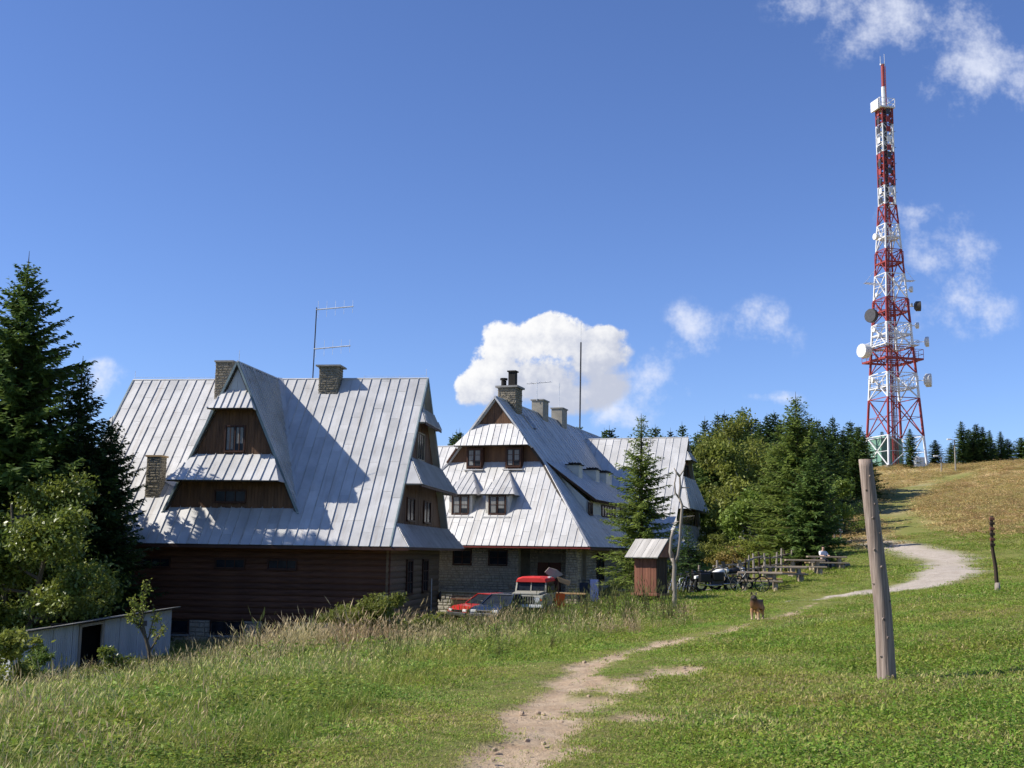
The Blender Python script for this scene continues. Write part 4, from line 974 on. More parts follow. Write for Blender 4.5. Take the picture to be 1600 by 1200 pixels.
def put_tree(name, meshes, loc, rz, scale, label, cat, group=None, tilt=0):
    e = empty(name, loc, rz, label, cat, group); e.rotation_euler = (tilt, tilt * .5, rz)
    for nm, me in zip(('trunk', 'crown'), meshes):
        o = link(bpy.data.objects.new(nm, me), e); o.scale = scale if hasattr(scale, '__len__') else (scale,) * 3
    return e
def skeleton(h, rg, spread, levels=3, lean=(0, 0), first=.25, up=.5):
    segs = []
    def grow(p, d, L, r, lv):
        pts = [p]; q = p.copy(); dd = d.copy(); k = 4
        for i in range(k):
            dd = unit(dd + rg.normal(0, .13, 3) + np.array([0, 0, .05])); q = q + dd * L / k; pts.append(q.copy())
        segs.append((pts, [r * (1 - .75 * i / k) for i in range(k + 1)], lv))
        if lv < levels:
            n = (7 if lv == 0 else 5)
            for i in range(n):
                f = first + (1 - first) * (i + rg.random()) / n if lv == 0 else .25 + .75 * (i + rg.random()) / n
                j = min(int(f * k), k - 1); b = pts[j] + (pts[j + 1] - pts[j]) * (f * k - j)
                a = rg.uniform(0, 6.283); o = np.array([math.cos(a), math.sin(a), rg.uniform(.0, 1.0) * up])
                nd = unit(unit(o) * spread + dd * (1 - spread) * .8)
                grow(b, nd, L * rg.uniform(.45, .65) * (1.15 - .5 * f), r * .45, lv + 1)
    grow(np.zeros(3), unit(np.array([lean[0], lean[1], 1.0])), h * .72, .018 * h + .03, 0)
    return segs
def leafy_meshes(h, seed, n_leaf, leaf, spread=.75, mt='leaf_green', bark='bark_leaf', levels=3, wide=1.0, first=.2, up=.5, sig=.16, droop=0.0, aspect=.5):
    rg = np.random.default_rng(seed); sg = skeleton(h, rg, spread, levels, first=first, up=up); tr = MB(); tw = []
    for pts, rad, lv in sg:
        if lv <= 2: tr.tube([p * np.array([wide, wide, 1]) for p in pts], [max(x, .004) for x in rad], 6 if lv == 0 else 4, cap=False)
        if lv >= levels - 1: tw.append(pts)
    T = np.array(tw) * np.array([wide, wide, 1]); i = rg.integers(0, len(T), n_leaf); j = rg.integers(1, 4, n_leaf); f = rg.random(n_leaf)[:, None]
    P = T[i, j] * (1 - f) + T[i, np.minimum(j + 1, 4)] * f + rg.normal(0, sig, (n_leaf, 3)) * h / 6
    D = unit(rg.normal(0, 1, (n_leaf, 3)) + np.array([0, 0, -.3 - droop])); Nn = unit(rg.normal(0, .7, (n_leaf, 3)) + np.array([0, 0, 1.0]))
    L = leaf * rg.uniform(.6, 1.3, n_leaf); V, Q = diamonds(P, D, Nn, L, L * aspect)
    zmax = np.percentile(V[:, 2], 99.5); s = h / zmax
    me1 = tr.mesh('trunk', bark, fix=False); me2 = fast_mesh('crown', V * s, Q, mt)
    me1.transform(Matrix.Scale(s, 4)); return me1, me2
def top_h(px, py, Y, b): return at(px, py, Y)[2] - b.z
# --- left: the large spruce and its neighbours in front of the timber house
def lone_spruce(px, pyt, Y, r, seed, label, mt='spruce_mid', pxb=None, tilt=0, **k):
    b = drop(px, pyt, Y); h = top_h(px, pyt, Y, b)
    return put_tree('spruce_tree', spruce_meshes(h, r, seed, mt=mt, **k), b, seed * 1.3, 1.0, label, 'spruce', tilt=tilt)
lone_spruce(46, 392, 51.0, 7.0, 1, 'tallest dark spruce at the left edge beside the timber house', step=.20, sp=.10, p=.80, lw=(.40, .14), mt='spruce_mid')
lone_spruce(130, 556, 51.2, 3.6, 2, 'slim spruce just right of the tallest spruce, tip level with the roof ridge', step=.24, sp=.11, p=.7, lw=(.36, .12), mt='spruce_dark')
lone_spruce(176, 650, 51.2, 2.9, 3, 'low spruce with boughs reaching over the left end of the metal roof', step=.24, sp=.10, p=.6, lw=(.34, .12), mt='spruce_dark')
lone_spruce(-60, 470, 51, 4.0, 4, 'spruce cut by the left edge of the photo', step=.32, sp=.12, p=.75, mt='spruce_dark')
# --- left: broadleaf tree with bright leaves in front
def leafy(px, pyt, Y, seed, n, leaf, label, cat='tree', name='broadleaf_tree', group=None, base=None, **k):
    b = drop(px, base or 1000, Y); h = top_h(px, pyt, Y, b)
    return put_tree(name, leafy_meshes(h, seed, n, leaf, **k), b, seed * .7, 1.0, label, cat, group)
leafy(-8, 748, 46.5, 5, 46000, .15, 'bushy willow with shiny leaves standing in front of the spruces', 'willow', mt='leaf_willow', wide=1.0, spread=.85, sig=.20, first=.06)
leafy(40, 800, 46.0, 6, 26000, .14, 'lower bushy willow hiding the left corner of the log wall', 'willow', mt='leaf_willow', wide=.95, spread=.85, sig=.20, first=.06)
leafy(238, 908, 41.5, 8, 520, .13, 'thin rowan sapling with few yellowing leaves before the shed', 'sapling', 'rowan_sapling', mt='leaf_yellow', wide=.55, spread=.55, sig=.08, levels=2)
leafy(-10, 985, 27, 9, 3600, .10, 'yellow green shrub at the lower left edge below the shed', 'shrub', 'shrub', mt='leaf_yellow', wide=1.4, spread=.8, sig=.2, first=.05)
leafy(60, 1012, 37, 10, 2600, .10, 'leafy shrub growing against the left wall of the shed', 'shrub', 'shrub', mt='leaf_green', wide=1.3, spread=.8, sig=.2, first=.05)
leafy(190, 1010, 38.5, 12, 1800, .10, 'leafy shrub beside the dark doorway of the shed', 'shrub', 'shrub', mt='leaf_willow', wide=1.5, spread=.85, sig=.2, first=.05)
# --- bush and seedling in the meadow before the right corner of the timber house
leafy(600, 932, 39, 13, 13000, .10, 'rounded yellow green bush in the tall grass before the timber house', 'bush', 'bush', mt='leaf_yellow', wide=2.2, spread=.8, sig=.26, first=.02, up=.7)
b = drop(617, 960, 46); put_tree('spruce_seedling', spruce_meshes(1.75, .62, 14, step=.9, sp=.06, lw=(.14, .05), mt='spruce_light', limbs=False), b, 0, 1.0, 'small pale green spruce seedling by the right corner of the log wall', 'spruce')
# --- spruce in front of the hostel wing
lone_spruce(1002, 646, 52.5, 2.4, 15, 'spruce in front of the right wing of the hostel behind the wooden kiosk', mt='spruce_light', step=.30, sp=.10, p=.72, pxb=998, bottom=.04, lw=(.30, .085))
lone_spruce(1075, 822, 60, 1.1, 16, 'small dark spruce in the shade of the hostel wing', mt='spruce_dark', step=.4, sp=.12, p=.6)
# --- big spruces beside the picnic place
lone_spruce(1243, 612, 66, 3.0, 17, 'tallest spruce beside the picnic tables with a thin bare tip', mt='spruce_light', step=.28, sp=.125, p=.62, bottom=.09, pxb=1252, lw=(.36, .11))
lone_spruce(1268, 712, 64, 2.3, 18, 'broad low spruce spreading over the picnic tables', mt='spruce_mid', step=.30, sp=.125, p=.5, bottom=.14, lw=(.36, .11))
lone_spruce(1210, 690, 69, 2.3, 19, 'spruce left of the tallest one by the picnic tables', mt='spruce_light', step=.30, sp=.13, p=.6, bottom=.1, lw=(.36, .11))
# --- birches and sallows on the slope
GB = 'broadleaf trees on the slope behind the fence'
for i, (px, pyt, Y, n, lab, mt_, wd) in enumerate([
    (1128, 765, 98, 4200, 'leafy tree next to the right end of the hostel roof', 'leaf_green', .9),
    (1163, 652, 92, 9000, 'birch with yellowing crown left of the tallest spruce', 'leaf_yellow', .62), (1188, 690, 84, 8000, 'pale green birch touching the tallest spruce', 'leaf_yellow', .7),
    (1150, 785, 88, 4600, 'rounded sallow below the birches', 'leaf_green', 1.1), (1178, 768, 78, 5200, 'dense green sallow above the rustic fence', 'leaf_green', 1.1),
    (1296, 752, 88, 4200, 'leafy tree right of the tallest spruce', 'leaf_green', 1.0), (1130, 800, 84, 3600, 'low yellow bush beside the hostel wing', 'leaf_yellow', 1.3)]):
    leafy(px, pyt, Y, 60 + i, n, .24, lab, 'birch' if 'birch' in lab else 'tree', 'broadleaf_tree', GB, mt=mt_, bark='bark_birch' if 'birch' in lab else 'bark_leaf', wide=wd, spread=.75, sig=.17)
for i, (px, py, Y, hb_, lab, mt_) in enumerate([(1130, 880, 66, 1.2, 'rust red bush beside the rustic fence', 'leaf_rust'), (1158, 875, 68, 1.5, 'orange brown bush behind the rustic fence', 'leaf_rust'), (1195, 868, 69, 2.2, 'yellow bush under the birches', 'leaf_yellow'),
                                  (1314, 760, 100, 2.8, 'green bush on the dry slope right of the spruces', 'leaf_green'), (1308, 735, 120, 2.4, 'bush at the upper edge of the dry slope', 'leaf_yellow'), (1142, 850, 74, 2.3, 'ochre bush on the slope to the right of the hostel wing', 'leaf_yellow')]):
    b = drop(px, py, Y); put_tree('bush', leafy_meshes(hb_, 80 + i, 3600, .13, mt=mt_, wide=2.2, spread=.85, sig=.3, first=.02), b, i, 1.0, lab, 'bush')
# --- forest edge: shared meshes, every tree an object of its own
FV = [spruce_meshes(12, r, 100 + i, step=.36, sp=.22, p=p_, bottom=.02, lw=(.5, .20), mt='spruce_dark', limbs=False) for i, (r, p_) in enumerate(((3.6, .75), (3.0, .8), (4.0, .65), (3.3, .7), (2.8, .75)))]
ORD = ['first', 'second', 'third', 'fourth', 'fifth', 'sixth', 'seventh', 'eighth', 'ninth', 'tenth', 'eleventh', 'twelfth']
FW = [(a, (lambda c: (c.materials.clear(), c.materials.append(M['spruce_mid']), c)[2])(b_.copy())) for a, b_ in FV]
def forest(spots, label, group):
    order = sorted(range(len(spots)), key=lambda k: spots[k][0])
    for i, (px, pyt, Y) in enumerate(spots):
        b = drop(px, 740, Y); h = top_h(px, pyt, Y, b); k = h / 12
        put_tree('spruce_tree', (FV if (i + int(px)) % 2 else FW)[(i * 3 + int(px)) % 5], b, px * .37, (max(k, .75) * 1.15, max(k, .75) * 1.15, k), label.replace('{n}', ORD[min(order.index(i), 11)]), 'spruce', group)
forest([(1090, 672, 118), (1102, 650, 125), (1112, 668, 112), (1122, 642, 128), (1133, 640, 120), (1144, 646, 130), (1153, 652, 112), (1161, 634, 124), (1171, 650, 118), (1181, 648, 128), (1190, 655, 110), (1200, 645, 122),
        (1211, 640, 126), (1222, 650, 114), (1232, 655, 125), (1245, 648, 120), (1256, 655, 128), (1267, 648, 115), (1278, 652, 124), (1288, 660, 118), (1296, 662, 128), (1175, 672, 100), (1140, 668, 104), (1104, 676, 100), (1122, 668, 101), (1147, 676, 99), (1215, 672, 100), (1262, 675, 100), (1108, 690, 98),
        (1080, 690, 108), (1284, 682, 106), (1150, 664, 106), (1235, 668, 104)],
       'dark spruce in the forest edge behind the birches and the picnic place', 'forest edge spruces')
forest([(1303, 648, 150), (1318, 668, 145), (1331, 655, 152), (1343, 662, 148), (1352, 675, 156), (1311, 690, 140), (1336, 690, 142), (1322, 680, 158)], '{n} spruce from the left in the dark clump beside the radio tower', 'spruces left of the tower')
forest([(1424, 668, 206)], 'single spruce standing in front of the right legs of the radio tower', None)
forest([(1366, 700, 222), (1380, 672, 236)], '{n} spruce from the left behind the green hut at the tower base', 'spruces behind the hut')
forest([(1463, 686, 222), (1505, 656, 220), (1516, 668, 226), (1528, 660, 224), (1538, 664, 218), (1549, 670, 226), (1566, 672, 220), (1576, 684, 226), (1598, 682, 212), (1522, 682, 214), (1488, 690, 230), (1556, 690, 224)], '{n} spruce from the left on the skyline right of the radio tower', 'skyline spruces on the right')
forest([(706, 676, 120), (712, 670, 124), (717, 668, 118), (905, 660, 112), (944, 668, 116), (952, 664, 120), (1024, 662, 122), (1048, 668, 118), (1066, 658, 124), (1058, 676, 116), (1036, 676, 120)], '{n} spruce tip from the left showing above the hostel roofs', 'spruces behind the hostel')
# ================================================================== shed at the lower left
sA = Vector(at(12, 1050, 40.5)); sB = Vector(at(266, 1000, 46.0))
dirS = Vector((sB.x - sA.x, sB.y - sA.y, 0)); LS = dirS.length; rzS = math.atan2(dirS.y, dirS.x)
gzS = min(h1(sA.x, sA.y), h1(sB.x, sB.y)) - .35
shed = empty('corrugated_shed', (sA.x, sA.y, gzS), rzS, 'grey corrugated metal shed with dark open doorway below the timber house', 'shed')
def shed_top(x): return at(60, 988, 40.5)[2] - gzS - .02 + (x / LS) * (at(262, 947, 46)[2] - at(60, 988, 40.5)[2])
d0_, d1_ = LS * .40, LS * .54
def corr_sheet(x0, x1, parent):
    m_ = MB(); n = max(4, int((x1 - x0) / .038)); vs = []
    for i in range(n + 1):
        x = x0 + (x1 - x0) * i / n; y = -.018 if i % 2 else .018; vs += [(x, y, 0), (x, y, shed_top(x) - .05)]
    fs = [(2 * i, 2 * i + 2, 2 * i + 3, 2 * i + 1) for i in range(n)]
    m_.add(vs, fs); m_.build('wall_sheet', 'shed_metal', parent, fix=False)
x = .1
while x < LS - .05:
    e = min(x + .78, LS)
    if x < d0_ < e: e = d0_
    if not (d0_ - .01 <= x < d1_ - .01): corr_sheet(x, e - .012, shed)
    else: e = d1_
    x = e
MB().box(.12, LS - .02, .12, .16, 0, .9).build('dark_backing', 'soot_and_shade', shed)  # low black backing, paints the shade behind the sheets
MB().add([(.1, 3.2, 0), (LS, 3.2, 0), (LS, 3.2, shed_top(LS) - .65), (.1, 3.2, shed_top(0) - .65)], [(0, 1, 2, 3)]).add([(d0_ - .6, .9, 0), (d1_ + .6, .9, 0), (d1_ + .6, .9, 2.2), (d0_ - .6, .9, 2.2)], [(0, 1, 2, 3)]).build('back_wall', 'soot_and_shade', shed, fix=False)  # black sheets paint the dark interior, one added close behind the doorway
for xx in (0.08, LS): MB().add([(xx, 0, 0), (xx, 3.2, 0), (xx, 3.2, shed_top(xx) - .62), (xx, 0, shed_top(xx) - .1)], [(0, 1, 2, 3)]).build('side_wall', 'shed_metal', shed, fix=False)
for xx in (d0_, d1_): MB().bar((xx, -.03, 0), (xx, -.03, shed_top(xx) - .1), .09).build('door_post', 'wood_grey', shed)
MB().bar((d0_, -.04, shed_top(d0_) - .16), (d1_, -.04, shed_top(d1_) - .16), .1).build('lintel', 'wood_grey', shed)
rf = MB().prism([(-.25, -.35, shed_top(0) - .06), (LS + .1, -.35, shed_top(LS) - .06), (LS + .1, 3.4, shed_top(LS) - .55), (-.25, 3.4, shed_top(0) - .55)], (0, 0, .06)).build('roof', 'wood_dark', shed)
for i in range(9):
    xa = -.25 + i * (LS + .35) / 9; xb = xa + (LS + .35) / 9 - .012
    MB().prism([(xa, -.4, shed_top(xa)), (xb, -.4, shed_top(xb)), (xb, 3.42, shed_top(xb) - .49), (xa, 3.42, shed_top(xa) - .49)], (0, 0, .02)).build('roof_sheet', 'concrete', rf)
MB().box(LS * .78, LS * .78 + .3, -.06, -.03, shed_top(LS * .8) - .55, shed_top(LS * .8) - .35).build('plate', 'steel_dark', shed)
# ================================================================== vehicles
def wheel(parent, x, y, r, w):
    s = 1 if y > 0 else -1
    t = MB(); n = 20; prof = [(r * .62, -w / 2), (r * .94, -w / 2), (r, -w * .32), (r, w * .32), (r * .94, w / 2), (r * .62, w / 2)]
    vs = [(x + a * math.cos(2 * math.pi * i / n), y + b, r + a * math.sin(2 * math.pi * i / n)) for i in range(n) for a, b in prof]; k = len(prof)
    fs = [(i * k + j, ((i + 1) % n) * k + j, ((i + 1) % n) * k + (j + 1) % k, i * k + (j + 1) % k) for i in range(n) for j in range(k)]
    wo_ = t.add(vs, fs).build('wheel', 'rubber', parent, smooth=True)
    MB().tube([(x, y - w * .3, r), (x, y + w * .38 * s if s > 0 else y + w * .3, r)], r * .63, 16).build('rim', 'steel_thin', wo_)
    MB().tube([(x, y - s * .01, r), (x, y + s * w * .46, r)], r * .2, 10).build('hub', 'steel_dark', wo_)
def offroad(name, loc, rz, label, cat, paint, roof=None, closed=True):
    v = empty(name, loc, rz, label, cat)
    # lower body with wheel arches cut in outline
    def side(xs_): return xs_
    arch = lambda cx, r, z: [(cx + r * math.cos(a), z + r * math.sin(a)) for a in [math.pi - i * math.pi / 6 for i in range(7)]][::-1]
    out = [(-1.75, .55), (-1.75, 1.12), (.55, 1.15), (1.75, 1.08), (1.80, .95), (1.80, .58)] + [(1.15 + .43 * math.cos(a), .5 + .43 * math.sin(a)) for a in [i * math.pi / 6 for i in range(0, 7)]] + [(-1.15 + .43 * math.cos(a), .5 + .43 * math.sin(a)) for a in [i * math.pi / 6 for i in range(0, 7)]]
    bd = MB().prism([(x, -.84, z) for x, z in out], (0, 1.68, 0)).build('body', paint, v, bevel=.03)
    MB().box(-1.6, 1.6, -.62, .62, .42, .62).build('chassis', 'steel_dark', bd)
    for s in (-1, 1):
        MB().box(.72, 1.62, s * .80 - .10, s * .80 + .10, .96, 1.03).build('wing', paint, bd, bevel=.02)
        lp = MB().tube([(1.80, s * .56, .86), (1.85, s * .56, .86)], .12, 16).build('headlight', 'lamp_glass', v); MB().tube([(1.79, s * .56, .86), (1.83, s * .56, .86)], .145, 16).build('bezel', 'chrome', lp)
        MB().tube([(1.79, s * .74, .86), (1.83, s * .74, .86)], .05, 10).build('indicator', 'orange', v)
        MB().bar((.42, s * .86, 1.3), (.5, s * 1.02, 1.38), .03).box(.46, .52, s * 1.06 - .09, s * 1.06 + .09, 1.3, 1.5).build('mirror', 'paint_black', v)
        MB().box(-.35, .5, s * .842 - .006, s * .842 + .006, .58, 1.1).build('door', paint, v, bevel=.01)
        MB().box(-.22, -.08, s * .86 - .012, s * .86 + .012, 1.0, 1.04).build('door_handle', 'paint_black', v)
        wheel(v, 1.15, s * .74, .37, .22); wheel(v, -1.15, s * .74, .37, .22)
    MB().prism([(.62, -.70, 1.15), (1.76, -.66, 1.08), (1.76, .66, 1.08), (.62, .70, 1.15)], (0, 0, .10)).build('bonnet', paint, v, bevel=.03)
    g = MB().box(1.79, 1.815, -.40, .40, .66, 1.02).build('grille', 'paint_black', v)
    for i in range(7): MB().box(1.815, 1.828, -.36 + i * .12 - .015, -.36 + i * .12 + .015, .68, 1.0).build('grille_bar', paint, g)
    MB().box(1.86, 1.96, -.86, .86, .50, .64).build('bumper', 'paint_white' if closed else 'steel_thin', v, bevel=.02)
    pl = MB().box(1.965, 1.975, -.26, .26, .52, .62).build('number_plate', 'paint_white', v)
    # windscreen
    fr = MB(); a, b = (.60, 1.20), (.42, 1.76)
    for s in (-1, 1): fr.bar((a[0], s * .74, a[1]), (b[0], s * .70, b[1]), .07)
    fr.bar((a[0], -.76, a[1]), (a[0], .76, a[1]), .07).bar((b[0], -.72, b[1]), (b[0], .72, b[1]), .07).bar((a[0], 0, a[1]), (b[0], 0, b[1]), .05)
    wf_ = fr.build('windscreen_frame', 'paint_white' if not closed else paint, v)
    MB().prism([(a[0] - .01, -.72, a[1]), (a[0] - .01, .72, a[1]), (b[0] - .01, .69, b[1]), (b[0] - .01, -.69, b[1])], (-.012, 0, 0)).build('windscreen', 'glass_dark', wf_)
    if closed:
        cab = MB().prism([(-1.74, -.80, 1.12), (.55, -.80, 1.12), (.42, -.72, 1.72), (-1.68, -.72, 1.72)], (0, .02, 0)).prism([(-1.74, .78, 1.12), (.55, .78, 1.12), (.42, .70, 1.72), (-1.68, .70, 1.72)], (0, .02, 0)).prism([(-1.75, -.8, 1.12), (-1.75, .8, 1.12), (-1.69, .72, 1.72), (-1.69, -.72, 1.72)], (.02, 0, 0)).build('cab', 'paint_black', v)
        for s in (-1, 1):
            for x0, x1 in ((-.3, .38), (-1.6, -.45)): MB().prism([(x0, s * .795, 1.2), (x1, s * .795, 1.2), (x1 - .06, s * .742, 1.62), (x0, s * .742, 1.62)], (0, s * .012, 0)).build('side_window', 'glass_dark', cab)
        rp = [(-1.78, -.76, 1.72), (.52, -.76, 1.72), (.56, -.74, 1.80), (.40, -.62, 1.90), (-1.66, -.62, 1.93), (-1.80, -.74, 1.82)]
        vs = []; 
        secs = [(-.77, 1.70, 1.74), (-.70, 1.84, 1.0), (-.45, 1.92, 1.0), (.45, 1.92, 1.0), (.70, 1.84, 1.0), (.77, 1.70, 1.0)]
        fs = []
        for y, z, _ in secs: vs += [(-1.82, y, z), (.40, y, z + .01), (.58, y * .99, z - .05)]
        for i in range(5):
            for j in range(2): fs.append((i * 3 + j, i * 3 + j + 1, i * 3 + j + 4, i * 3 + j + 3))
        fs += [(0, 3, 6, 9, 12, 15), (2, 5, 8, 11, 14, 17), (0, 1, 2, 17, 16, 15)]
        MB().add(vs, fs).build('roof', roof, v, bevel=.02)
        MB().box(-1.0, -.55, .60, .72, 1.86, 1.93).build('roof_vent', 'paint_white', v)
        MB().tube([(-1.77, 0, 1.1), (-1.97, 0, 1.1)], .36, 18).build('spare_wheel', 'rubber', v)
    else:
        for x0 in (.05, -.75):
            for s in (-.36, .36):
                st = MB().box(x0 - .25, x0 + .2, s - .24, s + .24, .9, 1.2).build('seat', 'paint_black', v, bevel=.04); MB().prism([(x0 - .26, s - .24, 1.15), (x0 - .26, s + .24, 1.15), (x0 - .38, s + .22, 1.62), (x0 - .38, s - .22, 1.62)], (-.1, 0, 0)).build('backrest', 'paint_black', st, bevel=.03)
        rb_ = MB().tube([(-.5, -.74, 1.1), (-.5, -.7, 1.72), (-.5, .7, 1.72), (-.5, .74, 1.1)], .035, 8).build('roll_bar', 'paint_white', v)
        MB().tube([(.3, .36, 1.2), (.22, .36, 1.28)], .18, 16).build('steering_wheel', 'paint_black', v)
        MB().tube([(1.98, -.55, .6), (1.98, -.52, 1.1), (1.96, .52, 1.1), (1.98, .55, .6)], .03, 8).build('bull_bar', 'paint_white', v)
    return v
def gl(x, y): return Vector((x, y, h1(x, y)))
def park(px, Y):
    p = at(px, 950, Y); return gl(p[0], p[1])
jeep = offroad('offroad_car', park(833, 50.2), math.radians(-90 - 13), 'grey off road car with bright red roof parked facing the meadow', 'off-road car', 'paint_grey', 'canvas_red')
def hatch(name, loc, rz, label, paint):
    v = empty(name, loc, rz, label, 'car')
    P_ = [(-1.85, .35), (-1.88, .75), (-1.75, .92), (-.9, .95), (.6, .93), (1.45, .82), (1.80, .66), (1.84, .36)]
    n = len(P_); vs = []
    for y, k in ((-.80, .97), (-.83, 1.0), (.83, 1.0), (.80, .97)): vs += [(x * k, y, (z if k == 1 else .35 + (z - .35) * .96)) for x, z in P_]
    fs = [tuple(range(n)), tuple(range(3 * n, 4 * n))[::-1]] + [(r * n + i, r * n + (i + 1) % n, (r + 1) * n + (i + 1) % n, (r + 1) * n + i) for r in range(3) for i in range(n)]
    MB().add(vs, fs).build('body', paint, v, bevel=.03)
    c0 = [(-1.70, .78, .92), (.72, .78, .92), (.05, .62, 1.38), (-1.28, .62, 1.40)]
    cab = MB(); L_ = [(x, -y, z) for x, y, z in c0]; R_ = c0; cab.add(L_ + R_, [(0, 1, 2, 3), (7, 6, 5, 4), (0, 4, 5, 1), (1, 5, 6, 2), (3, 2, 6, 7), (0, 3, 7, 4)]); cb = cab.build('cabin', 'glass_dark', v)
    MB().prism([(.10, -.64, 1.385), (.10, .64, 1.385), (-1.32, .64, 1.405), (-1.32, -.64, 1.405)], (0, 0, .035)).build('roof', paint, v, bevel=.02)
    for s in (-1, 1):
        for (x0, z0), (x1, z1) in (((.73, .92), (.06, 1.39)), ((-.35, .93), (-.42, 1.39)), ((-1.71, .92), (-1.29, 1.40))):
            k = lambda z: .79 - (.79 - .63) * (z - .92) / .48
            MB().bar((x0, s * k(z0), z0), (x1, s * k(z1), z1), .06).build('pillar', paint, v)
        wheel(v, 1.15, s * .72, .29, .18); wheel(v, -1.2, s * .72, .29, .18)
        MB().box(1.70, 1.83, s * .6 - .16, s * .6 + .16, .55, .68).build('headlight', 'lamp_glass', v, bevel=.02); MB().box(-1.9, -1.82, s * .66 - .1, s * .66 + .1, .6, .8).build('tail_light', 'paint_red', v)
        MB().box(.45, .55, s * .9 - .08, s * .9 + .08, .95, 1.07).build('mirror', 'paint_black', v, bevel=.02)
    MB().box(1.76, 1.92, -.80, .80, .34, .52).build('bumper', 'steel_dark', v, bevel=.04); MB().box(1.80, 1.855, -.4, .4, .55, .64).build('grille', 'paint_black', v)
    return v
hatch('red_hatchback', park(760, 51.2), math.radians(-90 - 52), 'red hatchback parked behind the dark blue car', 'paint_red')
hatch('blue_car', park(786, 48.6), math.radians(-90 - 30), 'dark blue car in the tall grass in front of the red roofed car', 'paint_blue')
jeep.scale = (.87, .87, .87)
for o_ in [o for o in COL.objects if o.name in ('red_hatchback', 'blue_car')]: o_.scale = (.86, .86, .84) if 'red' in o_.name else (.84, .84, .80)
# --- things by the entrance
o_ = park(868, 51.5); ob = empty('orange_crate', o_, .2, 'orange plastic crate on the ground beside the red roofed car', 'crate')
MB().box(-.36, .36, -.26, .26, 0, .06).build('base', 'orange', ob)
for a in ((-.36, .36, -.26, -.23), (-.36, .36, .23, .26), (-.36, -.33, -.23, .23), (.33, .36, -.23, .23)): MB().box(*a, .06, .78).build('side', 'orange', ob)
o_ = park(876, 53.0); bn = empty('entrance_bench', o_, -BA, 'plank bench against the stone wall by the entrance', 'bench')
MB().box(-1.2, 1.2, -.2, .2, .80, .86).build('seat', 'wood_tan', bn)
for x in (-1.0, 1.0): MB().box(x - .05, x + .05, -.15, .15, 0, .80).build('leg', 'wood_dark', bn)
p = at(870, 905, 51.8); lb = empty('leaning_board', (p[0], p[1], h1(p[0], p[1])), .1, 'pale panel with yellow lower half propped up behind the red roofed car', 'panel')
zz = p[2] - lb.location.z
MB().prism([(-.55, 0, zz + .30), (-.15, 0, zz + .0), (.30, 0, zz + .2), (.0, 0, zz + .42), (-.35, 0, zz + .52)][::-1], (0, .07, 0)).build('grey_panel', 'chimney_block', lb, bevel=.02)
MB().prism([(.0, -.02, zz + .12), (.1, -.02, zz - .12), (.55, -.02, zz - .28), (.62, -.02, zz - .08)], (0, .09, 0)).build('yellow_panel', 'wood_tan', lb, bevel=.02)
MB().bar((.1, .06, -.1), (.1, .06, zz + .1), .06).build('support', 'wood_dark', lb)
p = at(921, 925, 59.5); tw_ = empty('drying_rack', (p[0], p[1], h1(p[0], p[1])), -BA, 'dark drying rack with a lilac towel at the corner of the hostel', 'rack')
for x in (-.55, .0, .55): MB().bar((x, 0, 0), (x, 0, 1.35), .04).build('upright', 'steel_dark', tw_)
MB().bar((-.55, 0, 1.33), (.55, 0, 1.33), .04).bar((-.55, 0, .4), (.55, 0, .4), .04).build('rail', 'steel_dark', tw_)
MB().box(-.5, -.02, -.05, .03, .3, 1.2).build('dark_cloth', 'cloth_dark', tw_)
tv = []; 
for i in range(7):
    for j in range(5): tv.append((.05 + j * .11, -.07 - .03 * math.sin(j * 2 + i * .4), 1.38 - i * .19))
to = MB().add(tv, [(i * 5 + j, i * 5 + j + 1, i * 5 + j + 6, i * 5 + j + 5) for i in range(6) for j in range(4)]).build('towel', 'cloth_lilac', tw_, smooth=True)
sm = to.modifiers.new('solid', 'SOLIDIFY'); sm.thickness = .012
# --- small sign in the grass
p = at(599, 938, 46.5); sg_ = empty('notice_sign', (p[0], p[1], h1(p[0], p[1])), .05, 'small white notice on a post in front of the log wall', 'sign'); zz = p[2] - sg_.location.z
MB().bar((0, .02, -.2), (0, .02, zz + .1), .05).build('post', 'paint_white', sg_); MB().box(-.2, .2, -.02, .0, zz - .12, zz + .18).build('plate', 'paint_white', sg_); MB().box(-.05, .05, -.026, -.021, zz - .05, zz + .1).build('symbol', 'steel_dark', sg_)
# ================================================================== wooden kiosk with a shingled lid
p = drop(1017, 938, 47.2); kz = at(1017, 938, 47.2)[2]
kk = empty('information_kiosk', (p.x, p.y, min(p.z, kz) - .05), math.radians(-36), 'red brown boarded kiosk with a slanted plank roof at the yard corner', 'kiosk')
for i in range(8): MB().box(-.56 + i * .14, -.43 + i * .14, -.5 - (i % 3) * .006, .45, .42, 1.95).build('board', 'board_red', kk)
for i in range(6): MB().box(.562, .58 + (i % 2) * .008, -.49 + i * .157, -.34 + i * .157, .42, 1.95).build('board', 'wood_dark', kk)  # side away from the sun: shade put into the board colour
MB().box(-.68, .66, -.62, .52, .30, .42).build('sill_beam', 'board_red', kk, bevel=.02)
for x in (-.5, .48): MB().box(x - .09, x + .09, -.3, .3, -.4, .30).build('foot', 'wood_dark', kk)
MB().box(-.62, .64, -.56, .5, 1.95, 2.08).build('top_beam', 'wood_dark', kk)
rz0 = MB().prism([(-.8, -.75, 1.98), (.78, -.75, 1.98), (.78, .15, 2.72), (-.8, .15, 2.72)], (0, .02, -.05)).build('roof', 'wood_dark', kk)
for i in range(8):
    x0_ = -.86 + i * .21; MB().prism([(x0_ + .0, -.84, 1.96), (x0_ + .2, -.84, 1.96), (x0_ + .2, .16, 2.78), (x0_ + .0, .16, 2.78)], (0, -.02, .035 + .01 * (i % 2))).build('roof_plank', 'shingle_grey', rz0)
